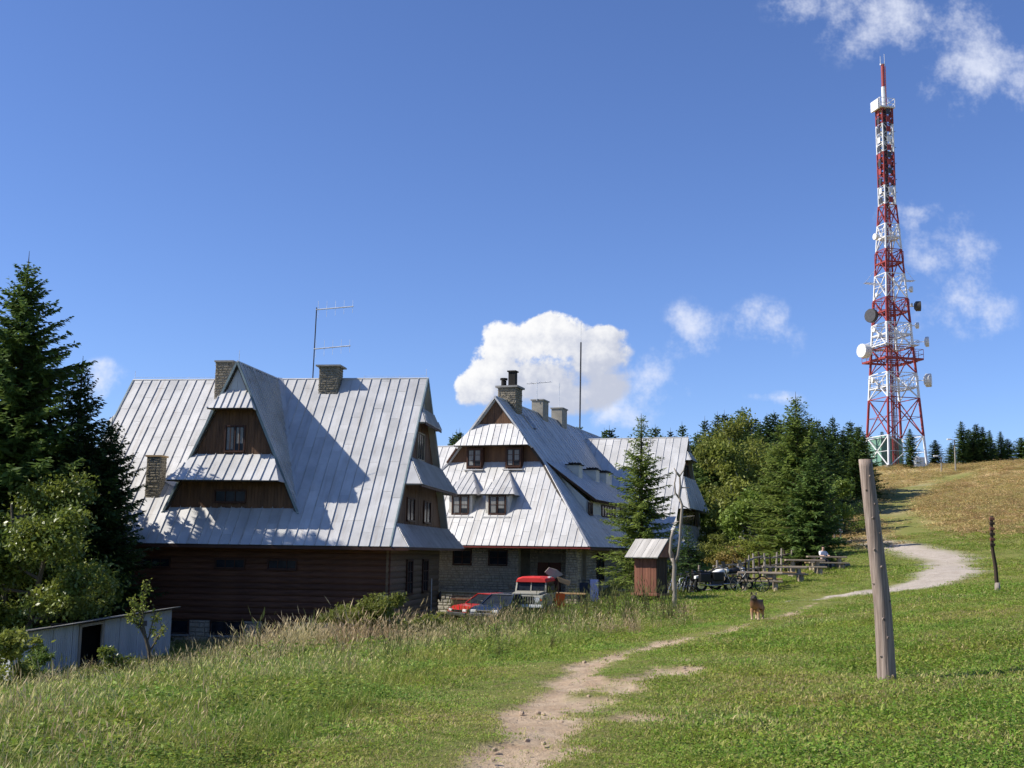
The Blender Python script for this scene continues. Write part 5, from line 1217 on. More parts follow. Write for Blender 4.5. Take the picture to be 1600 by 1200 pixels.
MB().prism([(-.8, .16, 2.76), (.78, .16, 2.76), (.78, .75, 2.0), (-.8, .75, 2.0)], (0, .02, .04)).build('back_roof', 'wood_grey', rz0)
for x in (-.79, .77): MB().prism([(x, -.72, 2.0), (x, .72, 2.0), (x, .15, 2.70)], (.03, 0, 0)).build('roof_gable', 'board_red', rz0)
kk.scale = (.9, .9, .9)
# ================================================================== dead tree used as a post
p = drop(1053, 952, 44); dz_ = p.z - .05
dt = empty('dead_tree', (p.x, p.y, dz_), 0, 'bare forked dead tree trunk standing right of the kiosk', 'dead tree')
def dp(px, py, dy=0):
    q = at(px, py, 44 + dy); return (q[0] - p.x, q[1] - p.y, q[2] - dz_)
MB().tube([(0, 0, -.3), dp(1054, 930), dp(1053, 905), dp(1054, 885), dp(1050, 872)], [.115, .09, .083, .08, .075], 10).build('trunk', 'wood_grey', dt, smooth=True)
MB().tube([dp(1053, 882), dp(1059, 868), dp(1062, 845), dp(1064, 815), dp(1066, 790), dp(1061, 776), dp(1063, 760), dp(1062, 744), dp(1068, 735), dp(1071, 722)], [.062, .06, .058, .054, .05, .046, .04, .033, .025, .012], 8).build('limb', 'wood_grey', dt, smooth=True)
MB().tube([dp(1051, 880), dp(1047, 862), dp(1049, 840), dp(1052, 828)], [.06, .058, .056, .05], 8).build('limb', 'wood_grey', dt, smooth=True)
MB().tube([dp(1061, 778), dp(1055, 770), dp(1054, 755), dp(1058, 738)], [.04, .034, .028, .014], 6).build('branch', 'wood_grey', dt, smooth=True)
MB().tube([dp(1062, 744), dp(1057, 738), dp(1053, 731)], [.05, .035, .015], 6).build('branch', 'wood_grey', dt, smooth=True)
for a, b_ in (((1064, 808), (1085, 806)), ((1066, 790), (1080, 797)), ((1063, 762), (1078, 762)), ((1060, 815), (1050, 818)), ((1058, 860), (1064, 845))): MB().tube([dp(*a), dp(*b_, .2)], [.03, .012], 5).build('twig', 'wood_grey', dt)
# ================================================================== the two posts in the meadow
p = drop(1387, 1063, 15.6); pz = p.z
def logpost(root, pts, rads, mt, knots, seed, cracks=True):
    n = 18; R_ = np.random.default_rng(seed); vs = []; fs = []
    P_ = [Vector(q) for q in pts]; M_ = 26
    for i in range(M_ + 1):
        t = i / M_; s = t * (len(P_) - 1); j = min(int(s), len(P_) - 2); c = P_[j].lerp(P_[j + 1], s - j); r = rads[0] + (rads[1] - rads[0]) * t
        for k in range(n):
            a = 2 * math.pi * k / n; rr_ = r * (1 + .03 * math.sin(3 * a + 5 * t) + .02 * math.sin(7 * a + 3) + R_.normal(0, .006))
            vs.append((c.x + rr_ * math.cos(a), c.y + rr_ * math.sin(a), c.z))
    fs = [(i * n + k, i * n + (k + 1) % n, (i + 1) * n + (k + 1) % n, (i + 1) * n + k) for i in range(M_) for k in range(n)] + [tuple(range(M_ * n, (M_ + 1) * n))]
    tr_ = MB().add(vs, fs).build('shaft', mt, root, smooth=True)
    for t, a in knots:
        s = t * (len(P_) - 1); j = min(int(s), len(P_) - 2); c = P_[j].lerp(P_[j + 1], s - j); r = rads[0] + (rads[1] - rads[0]) * t
        d = Vector((math.cos(a), math.sin(a), .15)); b0_ = c + d * r * .9
        MB().tube([b0_, b0_ + d * r * .16, b0_ + d * r * .2], [r * .2, r * .15, r * .06], 8).build('knot', mt, root, smooth=True)
        MB().tube([b0_ + d * r * .17, b0_ + d * r * .215], r * .07, 6).build('knot_hole', 'soot_and_shade', root)
    return tr_
po = empty('wooden_post', (p.x, p.y, pz), 0, 'thick bare grey log post leaning left in the foreground grass', 'post')
tpp = at(1352, 718, 15.6)
logpost(po, [(0, 0, -.3), (-.035, 0, .9), ((tpp[0] - p.x) * .62, .0, 2.0), (tpp[0] - p.x, 0, tpp[2] - pz)], (.125, .088), 'wood_post',
        [(.1 + .88 * i / 13, -math.pi / 2 + a) for i, a in enumerate((.4, -.8, .1, -.3, .9, -1.1, .2, -.5, .6, -.2, .35, -.7, .1, .5))], 4)
p2 = drop(1559, 926, 33); t2 = at(1549, 806, 33)
po2 = empty('wooden_post', p2, 0, 'thin dark twisted post with wooden pegs on the lawn at right', 'post')
logpost(po2, [(0, 0, -.2), (-.03, 0, .7), (-.10, 0, 1.25), (t2[0] - p2.x, 0, t2[2] - p2.z)], (.058, .042), 'wood_dark', [], 5)
MB().tube([(0, 0, -.1), (0, 0, .28)], [.085, .07], 10).build('pale_foot', 'wood_grey', po2, smooth=True)
for i, t in enumerate((.62, .69, .76, .83, .90, .96)):
    zz = t * (t2[2] - p2.z); xx = -.10 + (t2[0] - p2.x + .10) * (t - .55) / .45
    MB().box(xx - .07, xx + .07, -.06, .0, zz - .04, zz + .04).build('peg', 'board_red' if i % 2 else 'wood_dark', po2, bevel=.01)
# ================================================================== picnic place
def ptable(px, py, Y, L, rz, label, bench_label):
    b_ = drop(px, py, Y); t = empty('picnic_table', b_, rz, label, 'table', 'log picnic tables')
    for i in range(4): MB().box(-L / 2, L / 2, -.34 + i * .172, -.18 + i * .172, .68, .76 + (i % 2) * .006).build('plank', 'wood_table', t, bevel=.012)
    for s in (-1, 1):
        MB().tube([(s * (L / 2 - .35), -.18, -.1), (s * (L / 2 - .35), -.18, .68)], .09, 8).build('leg', 'wood_table', t); MB().tube([(s * (L / 2 - .35), .18, -.1), (s * (L / 2 - .35), .18, .68)], .09, 8).build('leg', 'wood_table', t)
        c, s_ = math.cos(rz), math.sin(rz); off = s * .72
        wx, wy = b_.x - s_ * off, b_.y + c * off
        bb = empty('picnic_bench', (wx, wy, h1(wx, wy)), rz, bench_label + (' on its near side' if s < 0 else ' on its far side'), 'bench', 'log picnic benches')
        for i in range(2): MB().box(-L / 2, L / 2, -.17 + i * .175, -.005 + i * .175, .38, .45).build('plank', 'wood_tan' if s > 0 else 'wood_table', bb, bevel=.01)
        for q in (-1, 1): MB().tube([(q * (L / 2 - .3), -.06, -.08), (q * (L / 2 - .3), .06, .38)], .10, 8).build('leg', 'wood_table', bb)
for px, py, Y, L, rz, w_ in ((1188, 922, 50.5, 1.9, -.22, 'nearest'), (1226, 913, 54, 2.0, -.15, 'second'), (1258, 904, 57.5, 1.9, -.12, 'third'), (1292, 899, 61, 2.0, -.1, 'farthest')):
    ptable(px, py, Y, L, rz, f'log picnic table, the {w_} from the parked bicycles', f'log bench at the {w_} picnic table')
# person seated at the farthest table
def skin_fig(name, verts, edges, rads, mt, parent, root=0, sub=2):
    me = bpy.data.meshes.new(name); me.from_pydata(verts, edges, []); o = link(bpy.data.objects.new(name, me), parent)
    md = o.modifiers.new('skin', 'SKIN'); md.use_smooth_shade = True
    for i, r_ in enumerate(rads): me.skin_vertices[0].data[i].radius = r_ if hasattr(r_, '__len__') else (r_, r_)
    for i in range(len(verts)): me.skin_vertices[0].data[i].use_root = (i == root)
    s = o.modifiers.new('sub', 'SUBSURF'); s.levels = sub; s.render_levels = sub; me.materials.append(M[mt]); return o
pb = drop(1287, 896, 61.7); pe = empty('person', (pb.x, pb.y, h1(pb.x, pb.y)), math.radians(200), 'person in a white shirt sitting at the farthest picnic table', 'person')
V_ = [(0, 0, .52), (0, -.02, .72), (0, -.04, .95), (0, -.02, 1.06), (0, .01, 1.14), (0, .02, 1.26),
      (.17, -.04, .98), (.24, .12, .78), (.16, .36, .80), (-.17, -.04, .98), (-.24, .12, .78), (-.16, .36, .80),
      (.1, .04, .50), (.13, .42, .50), (.13, .44, .1), (.13, .56, .05), (-.1, .04, .50), (-.13, .42, .50), (-.13, .44, .1), (-.13, .56, .05)]
E_ = [(0, 1), (1, 2), (2, 3), (3, 4), (4, 5), (2, 6), (6, 7), (7, 8), (2, 9), (9, 10), (10, 11), (0, 12), (12, 13), (13, 14), (14, 15), (0, 16), (16, 17), (17, 18), (18, 19)]
R_ = [(.16, .12), (.14, .10), (.16, .10), .06, .055, .10, .06, .045, .035, .06, .045, .035, .085, .065, .045, .04, .085, .065, .045, .04]
skin_fig('body', V_, E_, R_, 'skin', pe)
skin_fig('shirt', [(0, 0, .56), (0, -.02, .74), (0, -.04, .95), (0, -.02, 1.03), (.17, -.04, .98), (.24, .10, .80), (-.17, -.04, .98), (-.24, .10, .80)], [(0, 1), (1, 2), (2, 3), (2, 4), (4, 5), (2, 6), (6, 7)], [(.18, .14), (.165, .125), (.185, .12), .075, .08, .065, .08, .065], 'cloth_white', pe)
skin_fig('trousers', [(0, 0, .52), (.1, .04, .50), (.13, .42, .50), (.13, .44, .14), (-.1, .04, .50), (-.13, .42, .50), (-.13, .44, .14)], [(0, 1), (1, 2), (2, 3), (0, 4), (4, 5), (5, 6)], [(.17, .13), .10, .08, .06, .10, .08, .06], 'cloth_dark', pe)
skin_fig('hair', [(0, -.02, 1.22), (0, -.03, 1.33)], [(0, 1)], [.115, .10], 'hair_dark', pe)
# ================================================================== rustic fence
FP = [drop(*q) for q in ((1082, 905, 55), (1100, 902, 56.5), (1121, 900, 58), (1144, 897, 59), (1160, 893, 59.5), (1168, 893, 59.8), (1188, 890, 61), (1196, 888, 62), (1212, 886, 63), (1228, 884, 64), (1243, 882, 65), (1256, 880, 66))]
fe = empty('rustic_fence', FP[0], 0, 'rustic pole fence with crooked posts behind the bicycles and tables', 'fence')
fo_ = FP[0]; rF = random.Random(3); tops = []
pts_f = []
for i in range(len(FP) - 1):
    n_ = 2
    for j in range(n_): pts_f.append(FP[i].lerp(FP[i + 1], j / n_))
pts_f.append(FP[-1])
for i, q in enumerate(pts_f):
    q = Vector((q.x, q.y, h1(q.x, q.y))) - fo_; h_ = rF.uniform(.95, 1.45); ln = Vector((rF.uniform(-.12, .12), rF.uniform(-.1, .1), h_))
    MB().tube([q - Vector((0, 0, .3)), q + ln * .5, q + ln], [.07, .06, .05], 6).build('post', 'wood_grey' if i % 3 else 'wood_dark', fe); tops.append((q, ln))
for i in range(0, len(tops) - 2, 2):
    for f in (.42, .78): MB().tube([tops[i][0] + tops[i][1] * f - Vector((.2, 0, 0)), tops[i + 2][0] + tops[i + 2][1] * f + Vector((.2, .05, rF.uniform(-.05, .1)))], [.045, .035], 6).build('rail', 'wood_grey', fe)
# ================================================================== trail marker poles on the path bend
for px, pyt, lab in ((1304, 785, 'left thin pole with white trail marks at the bend of the gravel path'), (1313, 789, 'right thin pole with white trail marks at the bend of the gravel path')):
    b_ = drop(px, 845, 92); t_ = at(px, pyt, 92); e_ = empty('trail_marker_pole', b_, 0, lab, 'pole'); hh = t_[2] - b_.z
    MB().tube([(0, 0, -.2), (.05, 0, hh)], [.08, .06], 7).build('pole', 'wood_grey', e_)
    for zf in (.62, .5, .36): MB().box(-.10, .18, -.10, -.06, hh * zf - .16, hh * zf + .1).build('trail_plate', 'paint_white', e_); MB().box(-.10, .18, -.105, -.101, hh * zf - .06, hh * zf).build('trail_stripe', 'tower_red', e_)
b_ = drop(1298, 866, 70); fp_ = empty('stone_fire_ring', b_, 0, 'ring of pale stones and logs on the grass under the spruce', 'fire ring')
for i in range(9):
    a = i * 2 * math.pi / 9; x, y = .75 * math.cos(a), .5 * math.sin(a); s = .2 + .06 * math.sin(i * 5)
    MB().tube([(x, y, -.08), (x, y, .12), (x + .03, y, s + .08)], [s, s * .95, s * .5], 7).build('stone', 'rock', fp_, smooth=True)
for i in range(3): MB().tube([(-.9 + i * .3, -.9, .12), (.3 + i * .3, -.75, .22)], .1, 8).build('log', 'wood_grey', fp_)
# ================================================================== bicycles and motorcycle
def ring(c, r, w, ax='y', n=20):
    m_ = MB(); vs = []; fs = []; k = 6
    for i in range(n):
        a = 2 * math.pi * i / n; d = Vector((math.cos(a), 0, math.sin(a)))
        for j in range(k):
            b = 2 * math.pi * j / k; vs.append(Vector(c) + d * (r + w * math.cos(b)) + Vector((0, w * math.sin(b), 0)))
    fs = [(i * k + j, ((i + 1) % n) * k + j, ((i + 1) % n) * k + (j + 1) % k, i * k + (j + 1) % k) for i in range(n) for j in range(k)]
    return m_.add(vs, fs)
def bicycle(paint):
    e = empty('bicycle', (0, 0, 0))
    for x in (-.53, .53):
        w = ring((x, 0, .34), .32, .025).build('wheel', 'rubber', e, smooth=True); sp_ = MB()
        for i in range(10): a = i * math.pi / 5; sp_.bar((x, 0, .34), (x + .31 * math.cos(a), 0, .34 + .31 * math.sin(a)), .006)
        sp_.build('spokes', 'steel_thin', w); MB().tube([(x, -.05, .34), (x, .05, .34)], .03, 8).build('hub', 'chrome', w)
    f = MB(); bb, st, ht, hl_ = (-.05, 0, .30), (-.2, 0, .78), (.36, 0, .80), (.40, 0, .66)
    for a, b in ((bb, st), (st, ht), (bb, hl_), ((-.53, 0, .34), bb), ((-.53, 0, .34), st)): f.tube([a, b], .02, 6)
    f.build('frame', paint, e); MB().tube([(.33, 0, .9), hl_, (.53, 0, .34)], .018, 6).build('fork', 'paint_black', e)
    MB().tube([(-.2, 0, .78), (-.24, 0, .92)], .015, 6).build('seat_post', 'chrome', e); MB().prism([(-.38, -.07, .92), (-.38, .07, .92), (-.1, .02, .94), (-.1, -.02, .94)], (0, 0, .05)).build('saddle', 'paint_black', e, bevel=.015)
    MB().tube([(.30, -.28, .98), (.36, 0, .94), (.30, .28, .98)], .014, 6).build('handlebar', 'paint_black', e); MB().tube([(-.05, -.03, .3), (-.05, .03, .3)], .09, 12).build('chainring', 'chrome', e)
    MB().bar((-.05, -.08, .3), (.1, -.1, .2), .02).bar((-.05, .08, .3), (-.2, .1, .4), .02).build('crank', 'steel_dark', e); return e
bikes = [(1172, 927, 49.0, .15, 'paint_black', .06, 'black bicycle standing apart at the right end of the row'), (1048, 926, 49.5, 1.2, 'chrome', .15, 'silver bicycle right behind the dead tree'), (1060, 924, 50.2, 1.15, 'paint_white', .18, 'white bicycle second from the dead tree'),
         (1071, 922, 50.6, 1.2, 'paint_blue', .15, 'blue bicycle in the middle of the leaning row'), (1082, 920, 51.2, 1.1, 'chrome', .2, 'silver bicycle leaning on the fence end'), (1092, 918, 51.8, 1.15, 'paint_red', .17, 'red bicycle next to the motorcycle')]
for px, py, Y, rz, pt_, tl, lab in bikes:
    b_ = drop(px, py, Y); e = bicycle(pt_); e.location = b_; e.rotation_euler = (tl, 0, rz); tag(e, lab, 'bicycle', 'bicycles by the fence')
def motorcycle(loc, rz, label, paint):
    e = empty('motorcycle', loc, rz, label, 'motorcycle', 'motorcycles by the fence')
    for x in (-.72, .72):
        w = ring((x, 0, .32), .26, .07).build('wheel', 'rubber', e, smooth=True); MB().tube([(x, -.03, .32), (x, .03, .32)], .19, 16).build('rim', 'chrome', w)
    MB().tube([(.72, -.1, .32), (.42, -.1, .95)], .03, 8).tube([(.72, .1, .32), (.42, .1, .95)], .03, 8).build('fork', 'chrome', e)
    MB().prism([(-.25, -.14, .30), (.35, -.14, .28), (.38, -.14, .55), (-.2, -.14, .60)], (0, .28, 0)).build('engine', 'steel_dark', e, bevel=.04)
    MB().add([(-.12, -.10, .72), (.42, -.10, .78), (.42, .10, .78), (-.12, .10, .72), (-.08, -.16, .84), (.36, -.17, .94), (.36, .17, .94), (-.08, .16, .84), (.0, -.08, .95), (.3, -.08, 1.0), (.3, .08, 1.0), (0, .08, .95)],
        [(0, 3, 2, 1), (0, 1, 5, 4), (1, 2, 6, 5), (2, 3, 7, 6), (3, 0, 4, 7), (4, 5, 9, 8), (5, 6, 10, 9), (6, 7, 11, 10), (7, 4, 8, 11), (8, 9, 10, 11)]).build('fuel_tank', paint, e, smooth=True)
    MB().prism([(-.8, -.14, .78), (-.1, -.13, .76), (-.1, -.13, .84), (-.4, -.14, .86), (-.82, -.14, .92)], (0, .28, 0)).build('seat', 'paint_black', e, bevel=.03)
    MB().prism([(-1.02, -.09, .55), (-.45, -.09, .70), (-.5, -.09, .76), (-1.0, -.09, .68)], (0, .18, 0)).build('rear_mudguard', paint, e, bevel=.02)
    for s in (-1, 1): MB().box(-.95, -.45, s * .30 - .12, s * .30 + .12, .42, .80).build('pannier', 'paint_black', e, bevel=.04)
    MB().tube([(.40, -.36, 1.06), (.42, 0, 1.0), (.40, .36, 1.06)], .016, 6).build('handlebar', 'chrome', e); MB().tube([(.52, 0, .92), (.62, 0, .92)], .10, 14).build('headlight', 'lamp_glass', e)
    MB().prism([(.5, -.18, 1.0), (.5, .18, 1.0), (.36, .14, 1.32), (.36, -.14, 1.32)], (.01, 0, 0)).build('windshield', 'glass_dark', e)
    MB().tube([(.2, -.17, .3), (-.4, -.2, .28), (-.95, -.22, .36)], [.03, .04, .05], 8).build('exhaust', 'chrome', e)
    return e
motorcycle(drop(1118, 927, 50.5), .35, 'black motorcycle with white tank nearest the bicycles', 'paint_white')
motorcycle(drop(1142, 925, 50.8), .2, 'all black motorcycle with panniers beside the lone bicycle', 'paint_black')
# ================================================================== dog
p = drop(1183, 967, 36)
dg = empty('dog', p, math.radians(-90 - 26), 'tan and black shepherd dog standing on the path facing the camera', 'dog')
V_ = [(-.28, 0, .47), (-.05, 0, .46), (.20, 0, .46), (.32, 0, .55), (.38, 0, .64), (.44, .02, .72), (.54, .05, .695), (.62, .075, .675),
      (.22, -.10, .36), (.23, -.10, .20), (.22, -.10, .06), (.26, -.10, .02), (.22, .10, .36), (.23, .10, .20), (.22, .10, .06), (.26, .10, .02),
      (-.28, -.10, .36), (-.22, -.10, .27), (-.34, -.10, .17), (-.32, -.10, .05), (-.28, -.10, .02), (-.28, .10, .36), (-.22, .10, .27), (-.34, .10, .17), (-.32, .10, .05), (-.28, .10, .02),
      (-.40, 0, .45), (-.50, .03, .33), (-.55, .05, .18)]
E_ = [(0, 1), (1, 2), (2, 3), (3, 4), (4, 5), (5, 6), (6, 7), (2, 8), (8, 9), (9, 10), (10, 11), (2, 12), (12, 13), (13, 14), (14, 15), (0, 16), (16, 17), (17, 18), (18, 19), (19, 20), (0, 21), (21, 22), (22, 23), (23, 24), (24, 25), (0, 26), (26, 27), (27, 28)]
R_ = [(.15, .16), (.15, .16), (.17, .19), (.145, .16), (.12, .13), (.105, .10), (.062, .058), (.042, .04), .075, .046, .036, .042, .075, .046, .036, .042, .09, .065, .038, .034, .042, .09, .065, .038, .034, .042, .06, .06, .03]
mtd = bpy.data.materials.new('dog_fur'); mtd.use_nodes = True; t = mtd.node_tree; b_ = t.nodes['Principled BSDF']; b_.inputs['Roughness'].default_value = .8
g_ = t.nodes.new('ShaderNodeTexCoord'); sx = t.nodes.new('ShaderNodeSeparateXYZ'); t.links.new(g_.outputs['Object'], sx.inputs[0])
nz_ = t.nodes.new('ShaderNodeTexNoise'); nz_.inputs['Scale'].default_value = 9; t.links.new(g_.outputs['Object'], nz_.inputs['Vector'])
ad = t.nodes.new('ShaderNodeMath'); ad.operation = 'MULTIPLY_ADD'; ad.inputs[1].default_value = .14; t.links.new(nz_.outputs['Fac'], ad.inputs[0]); t.links.new(sx.outputs[2], ad.inputs[2])
mr = t.nodes.new('ShaderNodeValToRGB'); mr.color_ramp.elements[0].position = .10; mr.color_ramp.elements[0].color = (.50, .38, .25, 1); mr.color_ramp.elements[1].position = .72; mr.color_ramp.elements[1].color = (.03, .02, .013, 1)
e1_ = mr.color_ramp.elements.new(.35); e1_.color = (.34, .18, .075, 1); e2_ = mr.color_ramp.elements.new(.62); e2_.color = (.12, .055, .022, 1)
t.links.new(ad.outputs[0], mr.inputs[0]); t.links.new(mr.outputs[0], b_.inputs['Base Color']); M['dog_fur'] = mtd
skin_fig('body', V_, E_, R_, 'dog_fur', dg, root=1)
for s in (-1, 1):
    MB().add([(.42, .02 + s * .025, .79), (.45, .02 + s * .10, .78), (.39, .02 + s * .09, .78), (.41, .02 + s * .085, .885)], [(0, 1, 3), (1, 2, 3), (2, 0, 3), (0, 2, 1)]).build('ear', 'hair_dark', dg)
    MB().tube([(.52, .04 + s * .045, .745), (.535, .045 + s * .047, .745)], .013, 8).build('eye', 'paint_black', dg)
MB().tube([(.64, .08, .69), (.67, .085, .685)], [.028, .014], 8).build('nose', 'paint_black', dg)
# ================================================================== grasses (uncountable: scattered tufts)
PROTO = bpy.data.collections.new('grass_prototypes')
def blade_mesh(name, n, h, spread, w, seed, cols, heads=0, lean=.35, hvar=.5):
    rg = np.random.default_rng(seed); V = []; Q = []; T = []; C = []
    for i in range(n):
        a = rg.uniform(0, 6.283); rr = spread * math.sqrt(rg.random()); b = np.array([rr * math.cos(a), rr * math.sin(a), -.02]); hh = h * rg.uniform(1 - hvar, 1 + hvar * .6)
        la = rg.uniform(0, 6.283); ld = np.array([math.cos(la), math.sin(la), 0]) * lean * hh * rg.uniform(.2, 1.3); sd = np.array([-math.sin(la + rg.normal(0, .8)), math.cos(la), 0]); sd /= np.linalg.norm(sd) + 1e-9
        ww = w * rg.uniform(.7, 1.3); k = len(V); c = cols[rg.integers(0, len(cols))] * rg.uniform(.75, 1.25)
        p1 = b + np.array([0, 0, hh * .55]) + ld * .3; p2 = b + np.array([0, 0, hh * .92]) + ld
        V += [b - sd * ww / 2, b + sd * ww / 2, p1 + sd * ww * .42, p1 - sd * ww * .42, p2]; Q.append((k, k + 1, k + 2, k + 3)); T.append((k + 3, k + 2, k + 4)); C += [c] * 5
        if rg.random() < heads:
            k = len(V); d = unit(ld * .8 + np.array([0, 0, hh * .4])); L = hh * rg.uniform(.14, .24); hwid = ww * 2.0; hc = cols[-1] * rg.uniform(.9, 1.4)
            V += [p2 - d * L * .2, p2 + d * L * .4 + sd * hwid / 2, p2 + d * L, p2 + d * L * .4 - sd * hwid / 2]; Q.append((k, k + 1, k + 2, k + 3)); C += [hc] * 4
    me = fast_mesh(name, V, Q, 'grass_blade', T); at_ = me.attributes.new('tint', 'FLOAT_COLOR', 'POINT')
    at_.data.foreach_set('color', np.concatenate([np.array(C), np.ones((len(C), 1))], 1).astype(np.float32).ravel()); 
    o = bpy.data.objects.new(name, me); PROTO.objects.link(o); return o
mt = bpy.data.materials.new('grass_blade'); mt.use_nodes = True; t = mt.node_tree; bs_ = t.nodes['Principled BSDF']; bs_.inputs['Roughness'].default_value = .6; bs_.inputs['Specular IOR Level'].default_value = .25
an = t.nodes.new('ShaderNodeAttribute'); an.attribute_name = 'tint'
oi = t.nodes.new('ShaderNodeObjectInfo'); geo = t.nodes.new('ShaderNodeNewGeometry'); nz_ = t.nodes.new('ShaderNodeTexNoise'); nz_.inputs['Scale'].default_value = .45; nz_.inputs['Detail'].default_value = 5; t.links.new(geo.outputs['Position'], nz_.inputs['Vector'])
mr1 = t.nodes.new('ShaderNodeMapRange'); mr1.inputs['From Min'].default_value = .3; mr1.inputs['From Max'].default_value = .7; mr1.inputs['To Min'].default_value = .475; mr1.inputs['To Max'].default_value = .525; t.links.new(nz_.outputs['Fac'], mr1.inputs['Value'])
mr2 = t.nodes.new('ShaderNodeMapRange'); mr2.inputs['To Min'].default_value = .72; mr2.inputs['To Max'].default_value = 1.28; t.links.new(oi.outputs['Random'], mr2.inputs['Value'])
hv = t.nodes.new('ShaderNodeHueSaturation'); t.links.new(an.outputs['Color'], hv.inputs['Color']); t.links.new(mr1.outputs[0], hv.inputs['Hue']); t.links.new(mr2.outputs[0], hv.inputs['Value'])
t.links.new(hv.outputs[0], bs_.inputs['Base Color']); tl = t.nodes.new('ShaderNodeBsdfTranslucent'); ms = t.nodes.new('ShaderNodeMixShader'); ms.inputs[0].default_value = .35
t.links.new(hv.outputs[0], tl.inputs['Color']); t.links.new(bs_.outputs[0], ms.inputs[1]); t.links.new(tl.outputs[0], ms.inputs[2]); t.links.new(ms.outputs[0], t.nodes['Material Output'].inputs[0]); M['grass_blade'] = mt
A_ = np.array
G1 = [A_((.185, .290, .030)), A_((.240, .320, .045)), A_((.150, .250, .026)), A_((.300, .315, .075))]
G2 = [A_((.25, .305, .050)), A_((.33, .33, .085)), A_((.44, .37, .17))]
TAN = [A_((.36, .27, .13)), A_((.42, .33, .18)), A_((.30, .23, .10)), A_((.46, .36, .20))]
MIX = [A_((.25, .31, .045)), A_((.33, .34, .08)), A_((.21, .28, .035)), A_((.38, .36, .12))]
OCH = [A_((.54, .395, .185)), A_((.48, .355, .155)), A_((.58, .44, .225)), A_((.38, .32, .12))]
RED = [A_((.13, .07, .03)), A_((.17, .09, .04)), A_((.09, .10, .03))]
kinds_unused = ['a0_lawn', 'a1_lawn', 'a2_lawn_dry', 'b0_green_tall', 'b1_green_tall', 'c0_tan', 'c1_tan', 'd0_mix', 'd1_mix', 'e0_ochre', 'e1_ochre', 'f0_dock']
blade_mesh('a0_lawn', 34, .036, .15, .008, 1, G1, 0, .8); blade_mesh('a1_lawn', 34, .030, .16, .008, 2, G1, 0, .9); blade_mesh('a2_lawn_dry', 30, .030, .16, .007, 3, G2, 0, .9)
blade_mesh('b0_green_tall', 30, .42, .20, .009, 4, G1, .08); blade_mesh('b1_green_tall', 30, .34, .20, .009, 5, G1 + G2[:2], .1)
blade_mesh('c0_tan', 20, .80, .22, .006, 6, TAN, .6, .30); blade_mesh('c1_tan', 20, .66, .22, .006, 7, TAN, .7, .4)
blade_mesh('d0_mix', 30, .48, .22, .008, 8, MIX, .14); blade_mesh('d1_mix', 30, .40, .24, .009, 9, MIX, .12, .5)
blade_mesh('e0_ochre', 40, .30, .55, .03, 10, OCH, .2, .8); blade_mesh('e1_ochre', 40, .24, .6, .032, 11, OCH, .1, .9)
blade_mesh('f0_dock', 10, .85, .07, .012, 12, RED, .95, .12)
def leaf_clump(name, n, h, spread, leaf, seed, cols, flat=False):
    rg = np.random.default_rng(seed); a = rg.uniform(0, 6.283, n); r_ = spread * np.sqrt(rg.random(n)); z = h * rg.random(n) ** (.7 if not flat else 1.5)
    P = np.stack([r_ * np.cos(a), r_ * np.sin(a), z], 1); D = unit(np.stack([np.cos(a) + rg.normal(0, .6, n), np.sin(a) + rg.normal(0, .6, n), rg.normal(.1, .3, n)], 1)); Nn = unit(rg.normal(0, .35, (n, 3)) + np.array([0, 0, 1.0]))
    L = leaf * rg.uniform(.6, 1.4, n); V, Q = diamonds(P, D, Nn, L, L * .55); C = np.repeat(np.array([cols[i] for i in rg.integers(0, len(cols), n)]) * rg.uniform(.75, 1.25, (n, 1)), 4, 0)
    me = fast_mesh(name, V, Q, 'grass_blade'); at_ = me.attributes.new('tint', 'FLOAT_COLOR', 'POINT'); at_.data.foreach_set('color', np.concatenate([C, np.ones((len(C), 1))], 1).astype(np.float32).ravel())
    PROTO.objects.link(bpy.data.objects.new(name, me))
WEED = [A_((.14, .23, .028)), A_((.20, .28, .038)), A_((.27, .31, .055)), A_((.11, .18, .025))]
leaf_clump('a3_clover', 60, .028, .16, .022, 21, G1, True); leaf_clump('g0_weed', 60, .42, .22, .075, 22, WEED); leaf_clump('g1_weed', 50, .30, .24, .06, 23, WEED + MIX[:2])
for nm, sd in (('h0_stone', 31), ('h1_stone', 32)):
    rg_ = np.random.default_rng(sd); st_ = MB(); k_ = 7
    st_.tube([(0, 0, -.02), (0, 0, .015), (0.004, 0, .03)], [.04, .042, .018], k_); st_.v = [(x * rg_.uniform(.7, 1.3), y * rg_.uniform(.7, 1.2), z) for x, y, z in st_.v]; PROTO.objects.link(bpy.data.objects.new(nm, st_.mesh(nm, 'path_stone')))
KI = {o.name: i for i, o in enumerate(sorted(PROTO.objects, key=lambda o: o.name))}
def pick(names, n): return np.array([KI[k] for k in names])[rg.integers(0, len(names), n)]
ng = bpy.data.node_groups.new('scatter', 'GeometryNodeTree')
ng.interface.new_socket('Geometry', in_out='INPUT', socket_type='NodeSocketGeometry'); ng.interface.new_socket('Geometry', in_out='OUTPUT', socket_type='NodeSocketGeometry')
gi = ng.nodes.new('NodeGroupInput'); go = ng.nodes.new('NodeGroupOutput'); ci = ng.nodes.new('GeometryNodeCollectionInfo'); ci.inputs['Collection'].default_value = PROTO
ci.inputs['Separate Children'].default_value = True; ci.inputs['Reset Children'].default_value = True
ip = ng.nodes.new('GeometryNodeInstanceOnPoints'); ip.inputs['Pick Instance'].default_value = True
def nattr(nm, ty):
    n = ng.nodes.new('GeometryNodeInputNamedAttribute'); n.data_type = ty; n.inputs['Name'].default_value = nm; return n.outputs['Attribute']
ng.links.new(gi.outputs[0], ip.inputs['Points']); ng.links.new(ci.outputs[0], ip.inputs['Instance']); ng.links.new(nattr('kind_index', 'INT'), ip.inputs['Instance Index'])
